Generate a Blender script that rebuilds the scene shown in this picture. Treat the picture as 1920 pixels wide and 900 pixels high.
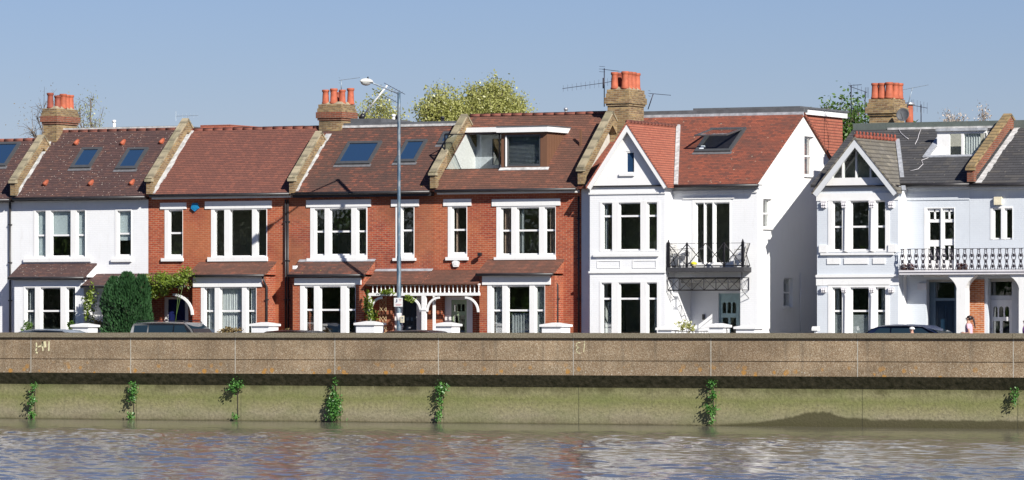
import bpy, bmesh, math, random
from math import radians as R, sin, cos, tan, pi
from mathutils import Vector, Matrix
from mathutils.geometry import tessellate_polygon
random.seed(7)
for o in list(bpy.data.objects): bpy.data.objects.remove(o)
scene = bpy.context.scene
COL = scene.collection

# ---------------------------------------------------------------- camera, sky, sun, exposure
EYE = 1.35                                  # eye level above the pavement
YAW = math.atan(4540/9050)                  # the terrace is seen a little from the right
FPX = 9050.0                                # focal length in pixels of the 1920 px wide photograph
DIST = 181.0
CAM = Vector((20 + DIST*sin(YAW), -DIST*cos(YAW), EYE))
cd = bpy.data.cameras.new('camera'); cam = bpy.data.objects.new('camera', cd); COL.objects.link(cam)
cam.location = CAM
cam.rotation_euler = (R(90), 0, YAW)
cd.sensor_width = 36; cd.lens = 36*FPX/1920
cd.shift_y = (612-450)/1920
cd.clip_start = 1; cd.clip_end = 9000
scene.camera = cam

SUN_EL, SUN_AZ = R(31), R(55)               # azimuth measured from the facade normal towards +X
S = Vector((sin(SUN_AZ)*cos(SUN_EL), -cos(SUN_AZ)*cos(SUN_EL), sin(SUN_EL)))   # towards the sun
w = bpy.data.worlds.new("World"); scene.world = w; w.use_nodes = True
nt = w.node_tree; nt.nodes.clear()
sky = nt.nodes.new('ShaderNodeTexSky'); sky.sky_type = 'NISHITA'; sky.sun_disc = False
sky.sun_elevation = SUN_EL
sky.sun_rotation = math.atan2(S.x, S.y)
sky.altitude = 0; sky.air_density = 1.0; sky.dust_density = 0.0; sky.ozone_density = 6.0
bg = nt.nodes.new('ShaderNodeBackground'); bg.inputs[1].default_value = 0.050
wo = nt.nodes.new('ShaderNodeOutputWorld')
tint = nt.nodes.new('ShaderNodeMix'); tint.data_type = 'RGBA'; tint.blend_type = 'MULTIPLY'; tint.inputs[0].default_value = 1
tint.inputs[7].default_value = (.79, .735, .91, 1)      # tint that dims the sky: a little less green than the clear-air model
nt.links.new(sky.outputs[0], tint.inputs[6]); nt.links.new(tint.outputs[2], bg.inputs[0]); nt.links.new(bg.outputs[0], wo.inputs[0])
sd = bpy.data.lights.new('sun', 'SUN'); sd.energy = 4.2; sd.angle = R(0.5); sd.color = (1, .955, .885)
sun = bpy.data.objects.new('sun', sd); COL.objects.link(sun)
sun.rotation_euler = S.to_track_quat('Z', 'Y').to_euler(); sun.location = (60, -40, 50)
vs = scene.view_settings
vs.view_transform = 'Standard'; vs.look = 'None'; vs.gamma = 1; vs.use_curve_mapping = False
vs.exposure = 0.75
scene.cycles.max_bounces = 7; scene.cycles.diffuse_bounces = 3; scene.cycles.transparent_max_bounces = 12

# ---------------------------------------------------------------- pixel of the photograph -> place in the world
FW = Vector((-sin(YAW), cos(YAW), 0)); RT = Vector((cos(YAW), sin(YAW), 0))
def ray(px, py):
    return FW + RT*((px-960)/FPX) + Vector((0, 0, (612-py)/FPX))
def X(px, Y=0.0):
    d = ray(px, 612); return CAM.x + d.x*(Y-CAM.y)/d.y
def Z(px, py, Y=0.0):
    d = ray(px, py); return CAM.z + d.z*(Y-CAM.y)/d.y
def on_x(px, py, xw):                       # on a wall standing at X = xw: returns (Y, Z)
    d = ray(px, py); t = (xw-CAM.x)/d.x
    return CAM.y + t*d.y, CAM.z + t*d.z
def on_plane(px, py, p0, n):
    d = ray(px, py); t = (Vector(p0)-CAM).dot(n)/d.dot(n)
    return CAM + d*t

# ---------------------------------------------------------------- materials
class NT:
    def __init__(s, name):
        s.m = bpy.data.materials.new(name); s.m.use_nodes = True
        s.t = s.m.node_tree; s.t.nodes.clear()
        s.out = s.t.nodes.new('ShaderNodeOutputMaterial')
    def n(s, typ, ins=None, **kw):
        nd = s.t.nodes.new('ShaderNode'+typ)
        for k, v in kw.items(): setattr(nd, k, v)
        for k, v in (ins or {}).items():
            sock = nd.inputs[k]
            if isinstance(v, bpy.types.NodeSocket): s.t.links.new(v, sock)
            elif isinstance(v, (tuple, list)) and len(v) == 3 and sock.type == 'RGBA': sock.default_value = (*v, 1)
            else: sock.default_value = v
        return nd
    def uv(s, sx=1, sy=1, off=(0, 0, 0)):
        c = s.n('TexCoord'); mp = s.n('Mapping', {0: c.outputs['UV'], 'Scale': (sx, sy, 1), 'Location': off}); return mp.outputs[0]
    def pos(s, sc=(1, 1, 1)):
        g = s.n('NewGeometry'); mp = s.n('Mapping', {0: g.outputs['Position'], 'Scale': sc}); return mp.outputs[0]
    def noise(s, vec, scale, detail=4, rough=.6, dist=0):
        return s.n('TexNoise', {'Vector': vec, 'Scale': scale, 'Detail': detail, 'Roughness': rough, 'Distortion': dist}).outputs[0]
    def ramp(s, fac, stops, interp='LINEAR'):
        r = s.n('ValToRGB', {0: fac}); cr = r.color_ramp; cr.interpolation = interp
        while len(cr.elements) < len(stops): cr.elements.new(.5)
        for e, (p, c) in zip(cr.elements, stops):
            e.position = p; e.color = (*c, 1) if isinstance(c, (tuple, list)) else (c, c, c, 1)
        return r.outputs[0]
    def mix(s, fac, a, b, mode='MIX'):
        m = s.n('Mix', data_type='RGBA', blend_type=mode)
        for i, v in ((0, fac), (6, a), (7, b)):
            if isinstance(v, bpy.types.NodeSocket): s.t.links.new(v, m.inputs[i])
            elif isinstance(v, (tuple, list)): m.inputs[i].default_value = (*v[:3], 1)
            else: m.inputs[i].default_value = v
        return m.outputs[2]
    def math(s, op, a, b=0.0, clamp=False):
        m = s.n('Math', {0: a, 1: b}, operation=op, use_clamp=clamp); return m.outputs[0]
    def bump(s, h, strength=.5, dist=.02, prev=None):
        ins = {'Height': h, 'Strength': strength, 'Distance': dist}
        if prev is not None: ins['Normal'] = prev
        return s.n('Bump', ins).outputs[0]
    def pbr(s, col, rough=.7, normal=None, metal=0.0, spec=.5, **extra):
        p = s.n('BsdfPrincipled', {'Base Color': col, 'Roughness': rough, 'Metallic': metal, 'Specular IOR Level': spec})
        if normal is not None: s.t.links.new(normal, p.inputs['Normal'])
        s.t.links.new(p.outputs[0], s.out.inputs[0]); return s.m

def brick_mat(name, c1, c2, mortar, dirt=(.12, .06, .04), dirt_amt=.5, bw=.225, bh=.075, top=None):
    t = NT(name); uv = t.uv()
    b = t.n('TexBrick', {'Vector': uv, 'Color1': c1, 'Color2': c2, 'Mortar': mortar, 'Scale': 1.0, 'Mortar Size': .009,
                         'Mortar Smooth': .2, 'Bias': 0.0, 'Brick Width': bw, 'Row Height': bh}, offset=.5)
    big = t.ramp(t.noise(uv, .55, 5, .65), [(.42, 0.0), (.68, 1.0)])
    c = t.mix(t.math('MULTIPLY', big, dirt_amt), b.outputs[0], dirt)
    sp = t.ramp(t.noise(t.uv(4.4, 13.3), 1.0, 0, .5), [(.58, 0.0), (.66, 1.0)])
    c = t.mix(t.math('MULTIPLY', sp, .45), c, dirt)
    if top:
        f = t.ramp(t.noise(uv, .33, 3, .6), [(.45, 0.0), (.6, 1.0)])
        c = t.mix(t.math('MULTIPLY', f, .5), c, top)
    return t.pbr(c, .88, t.bump(t.math('SUBTRACT', 1.0, b.outputs[1]), .5, .01), spec=.2)
def tile_mat(name, c1, c2, c3, joint, patch, row=.11, wd=.17, lichen=None, streak=None, gap=.02, patch_rng=(.42, .66), patch_amt=.85):
    t = NT(name); uv = t.uv()
    b = t.n('TexBrick', {'Vector': uv, 'Color1': c1, 'Color2': c2, 'Mortar': joint, 'Scale': 1.0, 'Mortar Size': gap*.22,
                         'Mortar Smooth': .3, 'Bias': 0.0, 'Brick Width': wd, 'Row Height': row}, offset=.5)
    # per-tile tint from a coarse cell noise
    cell = t.n('TexWhiteNoise', {'Vector': t.n('VectorMath', {0: t.uv(1/wd, 1/row)}, operation='FLOOR').outputs[0]}, noise_dimensions='2D').outputs[0]
    c = t.mix(t.ramp(cell, [(.78, 0.0), (.82, 1.0)]), b.outputs[0], c3)
    big = t.ramp(t.noise(uv, .7, 6, .7), [(patch_rng[0], 0.0), (patch_rng[1], 1.0)])
    c = t.mix(t.math('MULTIPLY', big, patch_amt), c, patch)
    # the butt of each course: its shade painted in as a thin dark line
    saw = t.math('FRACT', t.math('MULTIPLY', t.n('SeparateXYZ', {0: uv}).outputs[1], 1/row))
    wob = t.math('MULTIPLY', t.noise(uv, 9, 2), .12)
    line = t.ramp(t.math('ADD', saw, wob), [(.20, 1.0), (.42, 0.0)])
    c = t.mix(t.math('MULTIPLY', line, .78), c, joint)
    if streak:
        s = t.ramp(t.noise(t.uv(2.2, .35), 1.3, 4, .6), [(.55, 0.0), (.72, 1.0)])
        c = t.mix(t.math('MULTIPLY', s, .6), c, streak)
    if lichen:
        col, lo, sc = lichen
        v = t.n('TexVoronoi', {'Vector': uv, 'Scale': sc, 'Randomness': 1.0})
        d = t.ramp(v.outputs[0], [(.10, 1.0), (.17, 0.0)])
        sel = t.ramp(t.noise(uv, 3.1, 2), [(lo, 0.0), (lo+.05, 1.0)])
        c = t.mix(t.math('MULTIPLY', t.math('MULTIPLY', d, sel), .9), c, col)
    h = t.math('ADD', t.math('SUBTRACT', 1.0, saw), t.math('MULTIPLY', b.outputs[1], -.5))
    nrm = t.bump(h, .7, .022)
    return t.pbr(c, .85, nrm, spec=.25)
def paint_mat(name, col, rough=.5, vary=.06, brick=False, grime=None, spec=.4):
    t = NT(name); uv = t.uv()
    n = t.ramp(t.noise(uv, 1.3, 5, .6), [(.3, tuple(c*(1-vary) for c in col)), (.7, col)])
    if grime:
        g = t.ramp(t.noise(t.uv(5, .9), 1.0, 4, .7), [(.56, 0.0), (.8, 1.0)])
        n = t.mix(t.math('MULTIPLY', g, .5), n, grime)
    nrm = None
    if brick:
        b = t.n('TexBrick', {'Vector': uv, 'Scale': 1.0, 'Mortar Size': .008, 'Mortar Smooth': .4, 'Brick Width': .225, 'Row Height': .075}, offset=.5)
        nrm = t.bump(t.math('SUBTRACT', 1.0, b.outputs[1]), .35, .008)
        n = t.mix(t.math('MULTIPLY', b.outputs[1], .12), n, tuple(c*.7 for c in col))
    else:
        nrm = t.bump(t.noise(uv, 30, 3), .12, .01)
    return t.pbr(n, rough, nrm, spec=spec)
def plain(name, col, rough=.5, metal=0.0, vary=.15, scale=6.0, spec=.5):
    t = NT(name); p = t.pos()
    n = t.ramp(t.noise(p, scale, 4, .6), [(.3, tuple(c*(1-vary) for c in col)), (.7, tuple(min(1, c*(1+vary*.5)) for c in col))])
    return t.pbr(n, rough, t.bump(t.noise(p, scale*8, 2), .08, .01), metal, spec)
def glass_mat(name, tint=(.95, .975, .965), refl=1.0, rough=.02):
    t = NT(name)
    nb = t.bump(t.noise(t.pos(), 1.6, 2), .05, .05)
    tr = t.n('BsdfTransparent', {0: tint}); gl = t.n('BsdfGlossy', {'Color': (1, 1, 1), 'Roughness': rough, 'Normal': nb})
    lw = t.n('LayerWeight', {'Blend': .5})
    f = t.math('ADD', .15*refl, t.math('MULTIPLY', t.math('POWER', lw.outputs['Facing'], 5.0), .9), True)
    mx = t.n('MixShader', {0: f, 1: tr.outputs[0], 2: gl.outputs[0]})
    t.t.links.new(mx.outputs[0], t.out.inputs[0]); return t.m
def leaf_mat(name, c1, c2, trans=.35):
    t = NT(name)
    oi = t.n('NewGeometry').outputs['Random Per Island']
    c = t.ramp(oi, [(0.0, c1), (1.0, c2)])
    d = t.n('BsdfDiffuse', {0: c}); tl = t.n('BsdfTranslucent', {0: c})
    gl = t.n('BsdfGlossy', {0: (1, 1, 1), 'Roughness': .45})
    m1 = t.n('MixShader', {0: trans, 1: d.outputs[0], 2: tl.outputs[0]})
    m2 = t.n('MixShader', {0: .04, 1: m1.outputs[0], 2: gl.outputs[0]})
    t.t.links.new(m2.outputs[0], t.out.inputs[0]); return t.m

M = {}
M['white'] = paint_mat('white_paint', (.80, .80, .79), .45, .04, grime=(.5, .49, .45))
M['white_brick'] = paint_mat('white_painted_brick', (.80, .81, .82), .6, .05, True, grime=(.62, .62, .6))
M['render_white'] = paint_mat('white_render', (.82, .82, .81), .65, .03, grime=(.7, .7, .68))
M['pale_blue'] = paint_mat('pale_blue_painted_brick', (.62, .66, .705), .6, .06, True, grime=(.50, .53, .57))
M['brick_red'] = brick_mat('red_brick', (.43, .095, .042), (.31, .058, .03), (.46, .29, .19), (.17, .040, .03), .6, top=(.44, .17, .075))
M['brick_red_aged'] = brick_mat('aged_red_brick', (.41, .09, .042), (.29, .060, .036), (.40, .26, .18), (.14, .045, .035), .8, top=(.38, .16, .075))
M['brick_orange'] = brick_mat('orange_brick', (.50, .17, .06), (.42, .12, .045), (.62, .48, .36), (.3, .1, .05), .3)
M['brick_stock'] = brick_mat('yellow_stock_brick', (.38, .26, .12), (.19, .11, .06), (.34, .29, .2), (.075, .065, .045), .65)
M['brick_band'] = brick_mat('red_band_brick', (.30, .09, .05), (.22, .07, .04), (.25, .2, .15), (.08, .05, .04), .5)
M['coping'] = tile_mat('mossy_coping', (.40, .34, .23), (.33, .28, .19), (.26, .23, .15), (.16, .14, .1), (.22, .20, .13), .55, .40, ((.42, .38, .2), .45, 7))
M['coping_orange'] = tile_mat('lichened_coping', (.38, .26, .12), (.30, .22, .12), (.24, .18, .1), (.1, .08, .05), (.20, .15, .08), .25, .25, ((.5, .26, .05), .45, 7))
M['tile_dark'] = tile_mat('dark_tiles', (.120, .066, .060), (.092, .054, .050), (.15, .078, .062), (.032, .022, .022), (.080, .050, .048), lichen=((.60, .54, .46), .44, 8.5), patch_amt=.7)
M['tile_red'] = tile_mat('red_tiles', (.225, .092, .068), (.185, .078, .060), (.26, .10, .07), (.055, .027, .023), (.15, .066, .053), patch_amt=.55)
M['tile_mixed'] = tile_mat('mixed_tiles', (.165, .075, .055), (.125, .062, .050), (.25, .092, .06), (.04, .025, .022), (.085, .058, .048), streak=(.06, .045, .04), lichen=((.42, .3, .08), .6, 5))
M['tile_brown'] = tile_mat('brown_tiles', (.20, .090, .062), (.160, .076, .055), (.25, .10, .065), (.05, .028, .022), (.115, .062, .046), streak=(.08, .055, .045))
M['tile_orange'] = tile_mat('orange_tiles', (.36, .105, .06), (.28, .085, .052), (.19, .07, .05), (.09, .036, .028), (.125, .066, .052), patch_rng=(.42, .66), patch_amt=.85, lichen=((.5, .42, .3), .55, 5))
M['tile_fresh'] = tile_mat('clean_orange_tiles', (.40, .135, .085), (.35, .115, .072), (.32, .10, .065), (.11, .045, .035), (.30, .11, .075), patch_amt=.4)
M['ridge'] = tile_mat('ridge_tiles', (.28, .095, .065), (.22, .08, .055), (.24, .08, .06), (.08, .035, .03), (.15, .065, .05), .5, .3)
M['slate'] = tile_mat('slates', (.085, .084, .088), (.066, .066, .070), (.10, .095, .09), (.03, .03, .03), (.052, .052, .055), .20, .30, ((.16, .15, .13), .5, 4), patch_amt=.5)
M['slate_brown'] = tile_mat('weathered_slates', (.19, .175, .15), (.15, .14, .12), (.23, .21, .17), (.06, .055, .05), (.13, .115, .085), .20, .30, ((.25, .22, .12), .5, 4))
M['lead'] = plain('lead_flashing', (.42, .44, .47), .55, .1, .35, 5)
M['felt'] = plain('roof_felt', (.10, .105, .115), .75, 0, .3, 3)
M['black'] = plain('black_paint', (.018, .018, .022), .35, 0, .3)
M['gutter'] = plain('dark_gutter', (.03, .028, .03), .4, 0, .3)
M['iron'] = plain('black_iron', (.014, .013, .016), .4, .3, .2)
M['iron_violet'] = plain('dark_ironwork', (.018, .014, .028), .45, .1, .2)
M['terracotta'] = plain('terracotta', (.40, .10, .048), .75, 0, .35, 4)
M['terracotta_dark'] = plain('terracotta_dark', (.25, .06, .035), .75, 0, .35, 4)
M['mortar'] = plain('flaunching', (.36, .30, .2), .9, 0, .4, 8)
M['glass'] = glass_mat('window_glass')
M['roof_glass'] = NT('roof_window_glass').pbr((.02, .05, .11), .04, None, 0, .9)
M['interior'] = plain('dark_interior', (.52, .50, .45), .9)
M['interior_floor'] = plain('floor_boards', (.08, .05, .035), .7)
M['blind'] = plain('blind_fabric', (.62, .68, .72), .9, 0, .05)
M['curtain'] = plain('curtain_fabric', (.75, .76, .78), .95, 0, .05)
M['curtain_grey'] = plain('grey_curtain', (.34, .36, .38), .95, 0, .1)
M['curtain_warm'] = plain('warm_curtain', (.42, .30, .24), .95, 0, .3)
M['door_blue'] = plain('dark_blue_door', (.008, .03, .06), .35)
M['door_navy'] = plain('navy_door', (.012, .018, .09), .35)
M['door_black'] = plain('blackish_blue_door', (.008, .014, .026), .35)
M['door_green'] = plain('sage_green_door', (.34, .44, .27), .45)
M['door_teal'] = plain('pale_teal_door', (.40, .56, .56), .45)
M['brown_clad'] = paint_mat('brown_cladding', (.17, .085, .05), .6, .15)
M['steel'] = plain('galvanised_steel', (.30, .36, .42), .5, .35, .25, 3)
M['alu'] = plain('aluminium', (.6, .6, .62), .4, .7, .1)
M['alarm_blue'] = plain('blue_plastic', (.015, .20, .42), .35)
M['wood_pale'] = plain('pale_trellis_wood', (.55, .42, .24), .8)
M['chair'] = plain('grey_chair', (.45, .44, .42), .7)
M['yellow'] = plain('yellow_flowers', (.7, .62, .03), .8)
M['pot_red'] = leaf_mat('red_flowers', (.12, .02, .02), (.2, .05, .03))
M['bark'] = plain('bark', (.14, .11, .085), .95, 0, .3, 5)
M['leaf_pale'] = leaf_mat('budding_leaves', (.36, .38, .10), (.50, .50, .18), .45)
M['leaf_green'] = leaf_mat('green_leaves', (.06, .13, .02), (.12, .22, .035))
M['leaf_vine'] = leaf_mat('vine_leaves', (.12, .20, .02), (.26, .34, .04), .4)
M['leaf_dark'] = leaf_mat('conifer_leaves', (.02, .065, .022), (.045, .12, .04), .15)
M['leaf_buff'] = leaf_mat('dry_leaves', (.22, .15, .07), (.3, .24, .1), .3)
M['blossom'] = leaf_mat('blossom', (.40, .33, .27), (.58, .50, .42), .3)
M['leaf_ivy'] = leaf_mat('ivy_leaves', (.03, .12, .025), (.13, .33, .06), .3)

# ---------------------------------------------------------------- mesh helpers
def metric_uv(me):
    uvl = me.uv_layers.new(name='UVMap')
    vs_ = me.vertices
    for p in me.polygons:
        n = p.normal
        if abs(n.z) > .985 or n.length < .5: U = Vector((1, 0, 0)); V = Vector((0, 1, 0))
        else:
            U = Vector((0, 0, 1)).cross(n).normalized()
            if U.x < -.001 or (abs(U.x) <= .001 and U.y < 0): U = -U
            V = n.cross(U).normalized()
            if V.z < 0: V = -V
        for li in p.loop_indices:
            c = vs_[me.loops[li].vertex_index].co
            uvl.data[li].uv = (c.dot(U), c.dot(V))
class Fr:
    """a plane: origin, two directions in it, outward normal"""
    def __init__(s, o, U, V, N): s.o, s.U, s.V, s.N = Vector(o), Vector(U).normalized(), Vector(V).normalized(), Vector(N).normalized()
    def p(s, u, v, d=0.0): return s.o + s.U*u + s.V*v + s.N*d
def front(Y=0.0): return Fr((0, Y, 0), (1, 0, 0), (0, 0, 1), (0, -1, 0))
def right_side(x): return Fr((x, 0, 0), (0, 1, 0), (0, 0, 1), (1, 0, 0))
class MB:
    def __init__(s): s.v = []; s.f = []; s.sm = []
    def face(s, pts, smooth=False):
        b = len(s.v); s.v += [Vector(p) for p in pts]; s.f.append(tuple(range(b, b+len(pts)))); s.sm.append(smooth); return s
    def add(s, vs_, fs, smooth=False):
        b = len(s.v); s.v += [Vector(p) for p in vs_]
        for f in fs: s.f.append(tuple(b+i for i in f)); s.sm.append(smooth)
        return s
    def box(s, x0, x1, y0, y1, z0, z1):
        vs_ = [(x, y, z) for z in (z0, z1) for y in (y0, y1) for x in (x0, x1)]
        return s.add(vs_, [(0, 2, 3, 1), (4, 5, 7, 6), (0, 1, 5, 4), (2, 6, 7, 3), (0, 4, 6, 2), (1, 3, 7, 5)])
    def fbox(s, fr, u0, u1, v0, v1, d0, d1):
        vs_ = [fr.p(u, v, d) for d in (d0, d1) for v in (v0, v1) for u in (u0, u1)]
        return s.add(vs_, [(0, 2, 3, 1), (4, 5, 7, 6), (0, 1, 5, 4), (2, 6, 7, 3), (0, 4, 6, 2), (1, 3, 7, 5)])
    def slab(s, fr, outer, holes=(), d0=0.0, d1=-.2):
        """a plate with holes between depths d0 (outside) and d1"""
        loops = [list(outer)] + [list(h) for h in holes]
        flat = [q for l in loops for q in l]
        tris = tessellate_polygon([[Vector((q[0], q[1], 0)) for q in l] for l in loops])
        n = len(flat)
        vs_ = [fr.p(u, v, d0) for u, v in flat] + [fr.p(u, v, d1) for u, v in flat]
        fs = []
        for a, b, c in tris:
            A, B, C = vs_[a], vs_[b], vs_[c]
            if (B-A).cross(C-A).dot(fr.N) < 0: a, b, c = c, b, a
            fs.append((a, b, c)); fs.append((c+n, b+n, a+n))
        i0 = 0
        for li, l in enumerate(loops):
            area = sum(l[k][0]*l[(k+1) % len(l)][1]-l[(k+1) % len(l)][0]*l[k][1] for k in range(len(l)))
            flip = (area > 0) == (li > 0)
            m = len(l)
            for k in range(m):
                a, b = i0+k, i0+(k+1) % m
                q = (a, a+n, b+n, b)
                fs.append(q[::-1] if flip else q)
            i0 += m
        return s.add(vs_, fs)
    def tube(s, pts, r, n=8, smooth=True, r1=None):
        pts = [Vector(p) for p in pts]
        if r1 is None: r1 = r
        rings = []
        for i, p in enumerate(pts):
            a = pts[max(0, i-1)]; b = pts[min(len(pts)-1, i+1)]
            t = (b-a).normalized()
            up = Vector((0, 0, 1)) if abs(t.z) < .95 else Vector((1, 0, 0))
            A = t.cross(up).normalized(); B = t.cross(A)
            rr = r + (r1-r)*i/max(1, len(pts)-1)
            rings.append([p + A*rr*cos(2*pi*k/n) + B*rr*sin(2*pi*k/n) for k in range(n)])
        vs_ = [v for q in rings for v in q]; fs = []
        for i in range(len(pts)-1):
            for k in range(n): fs.append((i*n+k, i*n+(k+1) % n, (i+1)*n+(k+1) % n, (i+1)*n+k))
        fs.append(tuple(range(n))[::-1]); fs.append(tuple((len(pts)-1)*n+k for k in range(n)))
        return s.add(vs_, fs, smooth)
    def bar(s, a, b, w_=.03):           # square bar
        return s.tube([a, b], w_*.7, 4, False)
    def lathe(s, c, prof, n=16, axis=Vector((0, 0, 1)), smooth=True):
        c = Vector(c); axis = axis.normalized()
        up = Vector((1, 0, 0)) if abs(axis.x) < .9 else Vector((0, 1, 0))
        A = axis.cross(up).normalized(); B = axis.cross(A)
        vs_ = [c + axis*z + (A*cos(2*pi*k/n)+B*sin(2*pi*k/n))*r for r, z in prof for k in range(n)]
        fs = [(i*n+k, i*n+(k+1) % n, (i+1)*n+(k+1) % n, (i+1)*n+k) for i in range(len(prof)-1) for k in range(n)]
        fs.append(tuple(range(n))[::-1]); fs.append(tuple((len(prof)-1)*n+k for k in range(n)))
        return s.add(vs_, fs, smooth)
    def build(s, name, mat, parent=None, label=None, kind=None):
        me = bpy.data.meshes.new(name)
        base = Vector((0, 0, 0)); q = parent
        while q is not None: base = base + q.location; q = q.parent
        me.from_pydata([v-base for v in s.v], [], s.f)
        bm_ = None
        me.update()
        metric = [v.co.copy() for v in me.vertices]
        for i, v in enumerate(me.vertices): v.co = s.v[i]
        me.update(); metric_uv(me)
        for i, v in enumerate(me.vertices): v.co = metric[i]
        me.update()
        for p, sm in zip(me.polygons, s.sm): p.use_smooth = sm
        me.materials.append(M[mat] if isinstance(mat, str) else mat)
        o = bpy.data.objects.new(name, me); COL.objects.link(o)
        if parent is not None: o.parent = parent
        if label: o['label'] = label
        if kind: o['kind'] = kind
        return o
def thing(name, loc, label, cat, group=None):
    o = bpy.data.objects.new(name, None); COL.objects.link(o); o.location = loc; o.empty_display_size = .3
    o['label'] = label; o['category'] = cat
    if group: o['group'] = group
    return o
def structure(name, mb, mat):
    o = mb.build(name, mat); o['kind'] = 'structure'; return o
def rect(u0, u1, v0, v1): return [(u0, v0), (u1, v0), (u1, v1), (u0, v1)]

# ---------------------------------------------------------------- ground, road, river
RW = -14.0                                   # face of the river wall
WATER = Z(960, 795, RW)
structure('ground', MB().box(-900, 1200, -2.6, 3000, -.3, 0.02), plain('garden_earth', (.16, .13, .09), .95))
structure('pavement', MB().box(-300, 400, -4.8, -2.6, -.3, .024), plain('pavement_slabs', (.32, .31, .29), .9))
structure('kerb', MB().box(-300, 400, -4.95, -4.8, -.3, .03), plain('kerb_stone', (.38, .37, .35), .85))
structure('road', MB().box(-300, 400, -11.2, -4.95, -.4, -.10), plain('asphalt', (.055, .055, .06), .9))
structure('river_path', MB().box(-300, 400, RW+.35, -11.2, -.4, .02), plain('path_slabs', (.3, .29, .27), .9))

def water_mat():
    t = NT('river_water')
    def ns(sx, sy, sc, det, dist=0.4): return t.n('TexNoise', {'Vector': t.pos((sx, sy, 1)), 'Scale': sc, 'Detail': det, 'Roughness': .55, 'Distortion': dist}).outputs[0]
    h = t.math('ADD', t.math('MULTIPLY', ns(.55, 1, .9, 5), .55), t.math('MULTIPLY', ns(.8, 1, 3.1, 4), .22))
    h = t.math('ADD', h, t.math('MULTIPLY', ns(.35, .8, .22, 3), .8))
    # gusts: patches of calmer and of more ruffled water
    g = t.ramp(t.n('TexNoise', {'Vector': t.pos((.35, 1, 1)), 'Scale': .07, 'Detail': 4.0}).outputs[0], [(.35, .45), (.65, 1.0)])
    nrm = t.n('Bump', {'Height': t.math('MULTIPLY', h, g), 'Strength': 1.0, 'Distance': .035}).outputs[0]
    pr = t.n('BsdfPrincipled', {'Base Color': (.12, .112, .088, 1), 'Roughness': .11, 'Specular IOR Level': .5, 'IOR': 1.333, 'Normal': nrm})
    t.t.links.new(pr.outputs[0], t.out.inputs[0]); return t.m
import numpy as np
def river():
    """one sheet: a finely rippled stretch in front of the wall, flat water out to the horizon"""
    rng = np.random.default_rng(4)
    y0, y1 = -82.0, RW+.45
    nx, ny = 900, 520
    xs = np.linspace(-34, 34, nx); ys = np.linspace(y1, y0, ny)
    GX, GY = np.meshgrid(xs, ys); GX = GX+26+(y1-GY)*.6; Hh = np.zeros_like(GX)
    ex0 = GX-GX[:, :1]; ex1 = GX[:, -1:]-GX
    for k in range(110):
        lam = np.exp(rng.uniform(np.log(.3), np.log(2.6))); th = rng.normal(1.05, .75); kk = 2*np.pi/lam
        amp = .0021*lam**.72
        q = kk*(GX*np.cos(th)+GY*np.sin(th))+rng.uniform(0, 6.3)
        Hh += amp*np.sin(q)
    g = np.zeros_like(GX)
    for k in range(14):
        lam = rng.uniform(9, 45); th = rng.uniform(0, 6.3)
        g += np.sin(2*np.pi/lam*(GX*.5*np.cos(th)+GY*np.sin(th))+rng.uniform(0, 6.3))
    g = .85+.30*np.clip(g/3, -1, 1)
    shelter = np.clip((y1-GY)/24, .20, 1.0)
    edge = np.clip(np.minimum.reduce([ex0/5, ex1/5, (GY-y0)/6]), 0, 1)
    Hh = Hh*g*shelter*edge
    vs_ = np.stack([GX, GY, WATER+Hh], -1).reshape(-1, 3)
    i = np.arange(ny-1)[:, None]*nx+np.arange(nx-1)[None, :]
    q = np.stack([i, i+nx, i+nx+1, i+1], -1).reshape(-1, 4)
    n = len(vs_); a, b, c, d = 0, nx-1, (ny-1)*nx, ny*nx-1
    ex = np.array([(-900, -900, WATER), (1000, -900, WATER), (1000, y1, WATER), (-900, y1, WATER), (GX[-1, 0], -900, WATER), (GX[-1, -1], -900, WATER)])
    me = bpy.data.meshes.new('river_water')
    faces = q.tolist()+[(n+0, n+4, c, a, n+3), (n+4, n+5, d, c), (n+5, n+1, n+2, b, d)]
    me.from_pydata(np.concatenate([vs_, ex]).tolist(), [], faces); me.update()
    me.polygons.foreach_set('use_smooth', [True]*len(me.polygons))
    me.materials.append(water_mat()); o = bpy.data.objects.new('river_water', me); COL.objects.link(o); o['kind'] = 'structure'
river()
# the opposite bank behind the photographer, seen only in the window panes and the water
structure('far_bank', MB().box(-900, 1000, -900, -205, WATER-2, -.4), plain('far_bank_grass', (.05, .08, .03), .95))

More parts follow.
